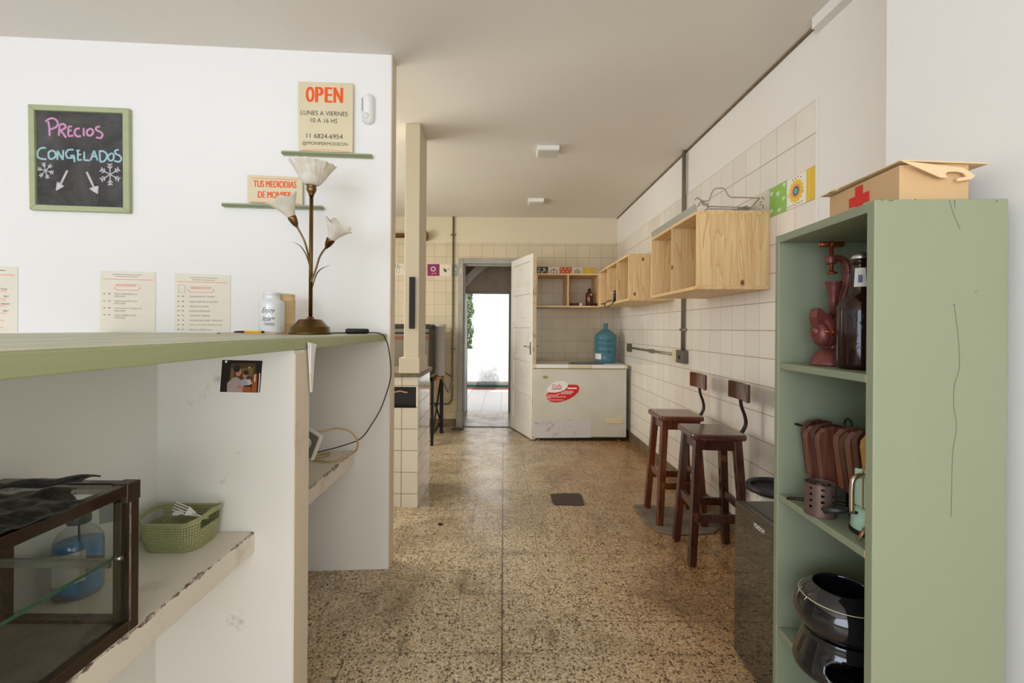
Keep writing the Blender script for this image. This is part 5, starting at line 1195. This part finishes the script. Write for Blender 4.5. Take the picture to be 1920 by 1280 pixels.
b = MB(); b.box((FX + .035, FY0, .012), (1.37, FY1, FH)); b.build('cabinet', mat('black_fridge_case', srgb(60, 56, 54), .35), t, bevel=.004)
b = MB(); b.box((FX, FY0, .012), (FX + .030, FY1, FH)); dr = b.build('door', mat('black_mirror_door', (.02, .018, .016), .05, spec=1.0, coat=1.0), t, bevel=.003)
b = MB(); b.box((FX + .004, FY0 + .002, FH - .0005), (FX + .029, FY1 - .002, FH + .001)); b.build('door_top_trim', mat('dark_glossy_trim', srgb(50, 46, 44), .2, .3), dr)
b = MB(); pL, pR = atx(1413, 988, FX), atx(1433, 1001, FX)
put_text(b, 'VONDOM', atx(1413, 986.5, FX - .0008), (0, -1, 0), UZ, abs(pL.y - pR.y), .0165, .02); b.build('white_lettering', M['white_print'], dr)
for x in (FX + .06, 1.34):
    for y in (FY0 + .04, FY1 - .04):
        b = MB(); b.tube([(x, y, 0), (x, y, .013)], .014, 12); b.build('foot', M['black'], t)

# ------------------------------------------------------------------ green shelf unit
UO = V(.7651, .94, 0); UU = V(.0202, .3765, 0).normalized(); UV = V(UU.y, -UU.x, 0)
UW, UD, UT = .3772, .262, 1.515; PT = .022
WMU = Matrix(((UU.x, UV.x, 0, UO.x), (UU.y, UV.y, 0, UO.y), (0, 0, 1, 0), (0, 0, 0, 1)))   # local x = along the front, y = depth
def ub(mb, a, c): mb.box(a, c, WMU); return mb
unit = thing('shelf_unit', 'tall sage green open shelf unit against the near right wall', 'shelf unit', UO)
gm = M['green']
m, nt, p = newmat('cracked_green_paint'); co = objco(nt)
n_ = noise_(nt, co, 3, 4); lk(nt, mix(nt, n_, srgb(142, 148, 119), srgb(137, 143, 115)), p.inputs['Base Color']); p.inputs['Roughness'].default_value = .45; bump_(nt, p, noise_(nt, co, 70, 3), .08, .002)
b = MB(); ub(b, (0, 0, 0), (PT, UD, UT)); b.build('side_panel', m, unit, bevel=.002)
b = MB(); ub(b, (UW - .018, 0, 0), (UW, UD, UT)); b.build('side_panel', gm, unit, bevel=.002)
b = MB(); ub(b, (PT, 0, UT - .022), (UW - .018, UD, UT - .001)); b.build('top_board', gm, unit, bevel=.002)
b = MB(); ub(b, (PT, UD - .008, .0), (UW - .018, UD - .001, UT - .022)); b.build('back_board', gm, unit)
UZs = (1.1515, .778, .398, .06)
for z in UZs:
    b = MB(); ub(b, (PT, .004, z - .018), (UW - .018, UD - .008, z)); b.build('shelf', gm, unit, bevel=.002)
b = MB()
for z in UZs[:3]: ub(b, (PT, .0035, z - .017), (PT + .006, .0045, z - .001))
b.build('bare_wood_end', M['pine_y'], unit)
# cracks and nail marks on the side panel
def fp(px, py):
    q = V(*[0] * 3); x, z = ray(px, py); nU = -UU; dd = nU.dot(UO) / nU.dot(V(x, 1, 0)); return V(x * dd, dd, EYE + z * dd) - UU * .0006
ckm = mat('dark_crack', srgb(84, 76, 58), .8)
for pts in (((1780, 375), (1785, 394), (1792, 412), (1800, 430)), ((1788.5, 571), (1792, 595), (1797, 640), (1799, 680), (1796, 700), (1789, 722), (1788, 760), (1793, 800), (1786, 850), (1784, 920), (1783, 968)), ((1789, 378), (1790, 390)), ((1826, 548), (1832, 545))):
    b = MB(); b.tube(bez([fp(*q) for q in pts], 5), .0003, 4); b.build('paint_crack', ckm, unit)
for x, y in ((1654, 375), (1668, 376), (1673, 376), (1716, 374), (1790, 377), (1868.5, 377), (1788.5, 571)): MB().sphere(fp(x, y), .0011, 8).build('nail_mark', ckm, unit)
# cardboard first aid box on top
A_ = V(.855, .985, UT); Bx = V(.992, .972, UT); Cx = V(.876, 1.225, UT); Dx = Cx + (Bx - A_)
card = mat('brown_cardboard', srgb(208, 172, 126), .7, var=3, varcol=srgb(196, 158, 112)); card2 = mat('pale_cardboard', srgb(224, 196, 150), .7)
t = thing('first_aid_box', 'brown cardboard box with a red cross on top of the shelf unit', 'box', A_)
hh = .088
b = MB(); b.prism([A_, Bx, Dx, Cx], (0, 0, hh)); b.build('carton', card, t, bevel=.001)
b = MB(); up = V(0, 0, hh + .004)
l0, l1, l2, l3 = A_ + V(-.003, -.006, hh + .007), Bx + V(.028, -.014, hh - .006), Dx + V(.028, .01, hh + .002), Cx + V(-.016, .014, hh + .004)
b.prism([l0, l1, l2, l3], (0, 0, .0025)); b.build('lid', card2, t)
def fl(px, py, d=.962): return at(px, py, d)
b = MB(); b.prism([fl(*q) for q in ((1690, 301), (1806, 314), (1829, 329), (1822, 336), (1795, 340), (1795, 334), (1812, 330.5), (1806, 324), (1793, 321.5), (1778, 322), (1773, 325), (1777, 334), (1763, 332.5))], (0, .003, 0)); b.build('notched_flap', card2, t)
def face(u, v): return A_ + (Cx - A_) * u + V(-.0012, 0, .0) + V(0, 0, hh * v)
cr = [(.40, .18), (.40, .42), (.25, .42), (.25, .68), (.40, .68), (.40, .93), (.57, .93), (.57, .68), (.72, .68), (.72, .42), (.57, .42), (.57, .18)]
b = MB(); b.prism([face(.22 + u * .62 , v) for u, v in cr], (-.0006, 0, 0)); b.build('red_cross', M['red'], t)
b = MB(); b.tube([face(.78, 1.06) + V(-.012, 0, 0), face(.86, 1.02) + V(-.022, 0, 0)], [.012, .003], 10, flat=(1, .25)); b.build('tab', card2, t)
# ---- top shelf: cast grinder and beer bottle
z1 = UZs[0] + .0006; GY = 1.205
def g(px, py, dy=0.0): return at(px, py, GY + dy)
cast = mat('red_brown_cast_iron', srgb(118, 62, 54), .38, .25, var=9, varcol=srgb(92, 46, 42), bump=(40, .25, .003))
cop = mat('copper_screw', srgb(150, 80, 42), .3, .8)
gb = g(1556, 684); gb.z = z1
t = thing('cast_grinder', 'red brown cast iron hand grinder on the top shelf', 'grinder', gb)
k = GY / F
b = MB(); b.lathe([(.001, 0), (.046, 0), (.047, .004), (.044, .010), (.040, .022), (.030, .036), (.020, .046), (.001, .05)], gb, 36); b.build('base', cast, t)
b = MB(); b.tube(bez([g(1557, 655), g(1561, 625), g(1566, 595), g(1576, 565), g(1586, 535), g(1589, 510), g(1584, 492), g(1572, 484), g(1557, 487)], 8), [.021] * 8 + [.019] * 8 + [.017] * 8 + [.0145] * 16 + [.012] * 8 + [.0115] * 8 + [.0115] * 8 + [.012], 16, flat=(1, .75)); b.lathe([(.011, -.011), (.0125, -.008), (.0125, .008), (.011, .011)], g(1557.5, 487.5), 20); b.build('clamp_arm', cast, t)
b = MB(); b.tube([g(1559, 463), g(1559, 511)], .0046, 12); b.lathe([(.001, 0), (.013, 0), (.012, .003), (.005, .007)], g(1560, 513), 20); b.build('clamp_screw', cop, t)
b = MB(); b.tube([g(1536, 458), g(1538, 458), g(1580, 457.5), g(1582, 457.5)], [.004, .0078, .0078, .004], 14); b.sphere(g(1559, 458), .0095, 12); b.build('wing_handle', cop, t)
hp_ = g(1558, 590); hpt = g(1558.5, 529)
b = MB(); hz2 = hpt.z - hp_.z; b.lathe([(.009, 0), (.009, hz2 * .45), (.011, hz2 * .58), (.016, hz2 * .8), (.019, hz2 * .97), (.0205, hz2), (.018, hz2), (.012, hz2 * .7), (.001, hz2 * .62)], hp_ + V(-.002, -.012, 0), 24); b.build('hopper', cast, t)
b = MB(); b.sphere(g(1551, 622, -.018), .031, 24, (.85, .9, 1.28)); b.sphere(g(1540, 626, -.022), .026, 20, (.8, .95, 1.25)); b.prism([g(1533, 582, -.03), g(1538, 577, -.03), g(1552, 588, -.03), g(1561, 610, -.03), g(1536, 612, -.03), g(1531, 594, -.03)], (0, .03, 0))
b.tube([g(1538, 622, -.024), g(1524, 621, -.026), g(1522, 622, -.026)], [.016, .011, .004], 16); b.tube([g(1527, 624, -.024), g(1517, 625, -.026)], [.004, .002], 8)
b.tube([g(1554, 590, -.012), g(1562, 615, -.03), g(1562, 640, -.03)], [.008, .010, .008], 12); b.build('grinding_drum', cast, t)
b = MB(); b.tube([g(1548, 621, -.052), g(1566, 623, -.05)], .0028, 8); b.tube([g(1558, 622, -.054), g(1562, 622.5, -.054)], .0075, 10); b.tube([g(1565, 621, -.05), g(1566, 629, -.05)], .004, 8); b.build('side_bolt', cop, t)
bo = V(.8565, 1.093, z1)
t = thing('beer_bottle', 'dark brown embossed beer bottle beside the cast grinder', 'bottle', bo)
bg_ = mat('dark_brown_glass', srgb(40, 15, 9), .10, coat=.0, var=2.5, varcol=srgb(26, 10, 8), scale=(1, 1, .3))
R2 = .0475
b = MB(); b.lathe([(.001, .002), (.040, 0), (.046, .004), (R2, .012), (R2, .138), (.046, .150), (.040, .163), (.030, .174), (.0245, .181), (.0225, .190), (.020, .225), (.0178, .246), (.0178, .252), (.020, .254), (.0205, .258), (.019, .263), (.0165, .266), (.001, .266)], bo, 48); b.build('body', bg_, t)
b = MB(); b.lathe([(.0165, .264), (.019, .262), (.0195, .266), (.017, .276), (.012, .279), (.001, .279)], bo, 42, fn=lambda r_, z, q: (r_ * (1 + (.035 * math.cos(21 * q) if z < .27 else 0)), z)); b.build('crown_cap', M['chrome'], t)
b = MB()
adir = math.atan2(-bo.x, bo.y)
def nk(u, v): a = adir * 1.0 - .55 + u * 1.1; rr = .0232 - (v * .0036); return bo + V(math.sin(a) * rr, -math.cos(a) * rr, .196 + v * .045)
b.grid(nk, 12, 2); b.build('neck_label', mat('grey_neck_label', srgb(214, 208, 196), .5), t)
b = MB(); b.grid(lambda u, v: bo + V(math.sin(adir - .18 + u * .36) * .0230, -math.cos(adir - .18 + u * .36) * .0230, .206 + v * .018), 6, 1); b.build('blue_emblem', mat('blue_emblem', srgb(86, 92, 120), .5), t)
b = MB(); wrap_text(b, 'ina', bo, R2 + .0006, adir - .12, .050, .040, .018, .012, .3)
for a_, z_, h_ in ((-.35, .10, .03), (-.15, .112, .02), (.05, .095, .018), (-.25, .085, .012), (.1, .12, .012)):
    b.tube(bez([bo + V(math.sin(adir + a_ + .05 * math.sin(q_)) * (R2 + .0006), -math.cos(adir + a_ + .05 * math.sin(q_)) * (R2 + .0006), z_ + h_ * (q_ / 5)) for q_ in range(6)], 3), .0011, 6)
b.build('embossed_lettering', bg_, t, recalc=False)
# ---- middle shelf: board rack, strainer can, mint device
z2 = UZs[1] + .0006
bw1 = wood('charred_board_wood', srgb(44, 22, 14), srgb(92, 48, 30), 2, .4, .2, srgb(150, 104, 78)); bw2 = wood('brown_board_wood', srgb(74, 38, 26), srgb(132, 82, 60), 2, .45, .1, srgb(176, 136, 110)); bw3 = wood('yellow_board_wood', srgb(150, 112, 54), srgb(178, 136, 70), 2, .45, .1)
rack = thing('board_rack', 'black wire rack with a ring handle holding small wooden boards', 'rack', (.86, 1.16, z2))
b = MB(); RX = .880; RZ = z2 + .198
b.tube([(.830, 1.290, RZ + .002), (.930, 1.02, RZ - .008)], .0035, 8)
b.tube(bez([(RX, 1.165, RZ), (RX, 1.172, RZ + .03), (RX, 1.16, RZ + .043), (RX, 1.148, RZ + .03), (RX, 1.155, RZ)], 6), .003, 8)
b.tube([(RX, 1.16, RZ), (RX, 1.16, z2 + .02)], .0035, 8)
b.tube(bez([(RX - .10, 1.245, z2 + .006), (RX - .085, 1.225, z2 + .012), (RX, 1.16, z2 + .022), (RX + .06, 1.12, z2 + .01), (RX + .08, 1.06, z2 + .005)], 6), .0045, 8)
b.tube(bez([(RX - .03, 1.10, z2 + .005), (RX, 1.16, z2 + .022), (RX + .07, 1.22, z2 + .005)], 6), .0045, 8)
b.build('wire_stand', M['iron'], rack)
lift = [0, 0, 0, 0, .010, .012, .014, .016, .018]
names = ['farthest on the rack, left end', 'second from the left end', 'third from the left end', 'fourth from the left end, beside the ring', 'just right of the ring', 'second right of the ring', 'third right of the ring', 'fourth right of the ring', 'last on the right, yellowish']
ys = [1.256, 1.236, 1.216, 1.196, 1.128, 1.108, 1.088, 1.068, 1.046]; random.seed(2)
for i, (y, nm) in enumerate(zip(ys, names)):
    lean = random.uniform(-.004, .004); xc = .868 + lean; zb_ = z2 + .060 + lift[i] + random.uniform(-.006, .006)
    prof = [(-.046, .118), (-.044, .134), (-.030, .150), (0, .156), (.030, .150), (.044, .134), (.046, .118), (.030, .004), (.024, 0), (-.024, 0), (-.030, .004)]
    b = MB(); tl2 = .012
    b.prism([V(xc + x, y - .0075 + tl2 * (.1 - z) * .6, zb_ + z) for x, z in prof], (0, .015, 0))
    tag(b.build('wooden_board', (bw1, bw2, bw1, bw2, bw2, bw1, bw2, bw1, bw3)[i], bevel=.0025), 'small brown wooden board hanging %s' % nm, 'board', 'wooden boards on the wire rack')
cc = V(.807, 1.155, z2)
t = thing('perforated_can', 'brown perforated metal can with slotted holes on the middle shelf', 'can', cc)
b = MB(); NC, MC = 56, 26; Rc = .0335; Hc = .079
Gc = [[b.v(cc + V(math.sin(2 * PI * i / NC) * Rc, -math.cos(2 * PI * i / NC) * Rc, Hc * j / MC)) for i in range(NC)] for j in range(MC + 1)]
for j in range(MC):
    for i in range(NC):
        hole = i % 7 in (2, 3) and j % 5 in (2, 3) and 3 < j < 24
        if not hole: b._f([Gc[j][i], Gc[j][(i + 1) % NC], Gc[j + 1][(i + 1) % NC], Gc[j + 1][i]])
b._f(Gc[0][::-1]); bt_ = mat('brown_tin', srgb(108, 88, 80), .4, .5, rvar=10); b.build('perforated_wall', bt_, t, solid=.0012)
b = MB(); b.tube([cc + V(math.sin(q * 2 * PI / 40) * Rc, -math.cos(q * 2 * PI / 40) * Rc, Hc) for q in range(40)], .0014, 8, closed=True); b.tube([cc + V(math.sin(q * 2 * PI / 40) * (Rc + .0005), -math.cos(q * 2 * PI / 40) * (Rc + .0005), .001) for q in range(40)], .0012, 8, closed=True); b.build('rolled_rim', bt_, t)
b = MB(); b.lathe([(.001, .066), (.0325, .066)], cc, 28, cap=(False, False)); b.lathe([(.011, .066), (.010, .074), (.006, .078), (.001, .079)], cc, 18, cap=(False, True)); b.build('inner_lid', bt_, t)
md = V(.862, 1.045, z2); mint = mat('mint_enamel', srgb(176, 208, 182), .35, var=16, varcol=srgb(160, 150, 110), thresh=(.6, .75))
t = thing('mint_appliance', 'mint green enamel appliance with a steel pipe at the shelf edge', 'appliance', md)
b = MB(); b.lathe([(.001, .004), (.048, .004), (.050, .010), (.049, .040), (.044, .050), (.036, .056), (.001, .058)], md, 40); b.build('round_base', mint, t)
b = MB(); b.lathe([(.001, 0), (.052, 0), (.053, .004), (.050, .010), (.001, .010)], md, 36); b.build('dark_gasket', M['iron'], t)
b = MB(); b.cbox(md + V(0, 0, .1), (.066, .06, .09)); b.build('upright_body', mint, t, bevel=.006)
b = MB(); b.cbox(md + V(-.0335, 0, .1), (.0012, .004, .088)); b.cbox(md + V(-.012, -.0305, .1), (.004, .0012, .088)); b.build('rusty_seam', mat('rusty_seam', srgb(150, 110, 60), .6), t)
b = MB(); b.tube(bez([md + V(-.062, -.004, .05), md + V(-.062, -.004, .105), md + V(-.058, -.004, .126), md + V(-.044, -.004, .134), md + V(-.028, -.004, .134)], 6), .0055, 12); b.build('steel_pipe', mat('nickel_pipe', srgb(190, 172, 148), .25, .9), t)
hA, hB = at(1543, 955.5, 1.09), at(1590, 957, 1.055)
b = MB(); b.tube([hA, hA + (hB - hA) * .05, hA + (hB - hA) * .3, hB], [.0065, .0088, .0084, .0075], 16); b.tube([hB, md + V(-.04, 0, .045)], .004, 8); b.build('black_handle', M['black'], t)
b = MB(); lA, lB = at(1622, 990, 1.0), at(1609, 1001, 1.0); lA.z = max(lA.z, z2 + .012); lB.z = z2 + .005; b.tube([md + V(-.02, -.045, .012), lA, lB], [.004, .004, .005], 10, flat=(1, .6)); b.build('small_lever', mat('copper_lever', srgb(170, 130, 100), .3, .8), t)
# ---- lower shelf: black fondue pot on its stand
z3 = UZs[2] + .0006; fc = V(.846, 1.135, z3)
t = thing('burner_stand', 'glossy black ceramic burner stand with a wide opening under the pot', 'stand', fc)
b = MB(); NS = 120; prof = [(.094, .0), (.1005, .004), (.102, .010), (.1005, .022), (.0965, .036), (.0915, .050), (.0865, .064), (.0825, .076), (.0800, .086), (.0805, .094), (.079, .098), (.074, .098)]
from bisect import bisect
fin = []
for i in range(len(prof) - 1):
    for k_ in range(3): fin.append(tuple(prof[i][j] + (prof[i + 1][j] - prof[i][j]) * k_ / 3 for j in (0, 1)))
fin.append(prof[-1])
Gs = [[b.v(fc + V(r_ * math.sin(2 * PI * i / NS), -r_ * math.cos(2 * PI * i / NS), z)) for i in range(NS)] for r_, z in fin]
a_c = math.atan2(-fc.x, fc.y) + .42
for j in range(len(fin) - 1):
    for i in range(NS):
        q = 2 * PI * (i + .5) / NS
        def inn(a0_): d_ = (q - a0_ + PI) % (2 * PI) - PI; return (d_ / .72) ** 2 + (((fin[j][1] + fin[j + 1][1]) / 2 - .040) / .030) ** 2 < 1
        if not (inn(a_c) or inn(a_c + PI)): b._f([Gs[j][i], Gs[j][(i + 1) % NS], Gs[j + 1][(i + 1) % NS], Gs[j + 1][i]], True)
b.build('pierced_ring', M['black_gloss'], t, solid=.006)
b = MB(); b.lathe([(.001, .001), (.080, .001), (.086, .004), (.080, .006), (.001, .006)], fc, 40); b.build('base_plate', M['black_gloss'], t)
pc = fc + V(0, 0, .0985)
t = thing('fondue_pot', 'round glossy black ceramic pot with a thin pale line on the burner stand', 'pot', pc)
b = MB(); pp_ = [(.001, -.008), (.060, -.008), (.068, .0), (.086, .010), (.097, .026), (.101, .045), (.0985, .063), (.092, .080), (.082, .094), (.070, .104), (.062, .109), (.060, .112), (.0575, .111), (.0570, .104), (.080, .080), (.088, .05), (.075, .015), (.001, .008)]
b.lathe(pp_, pc, 72); b.build('body', M['black_gloss'], t)
b = MB(); b.tube([pc + V(.0885 * math.cos(2 * PI * q / 72), .0885 * math.sin(2 * PI * q / 72), .0858) for q in range(72)], .0009, 6, closed=True); b.build('pale_line', M['plastic_cream'], t)
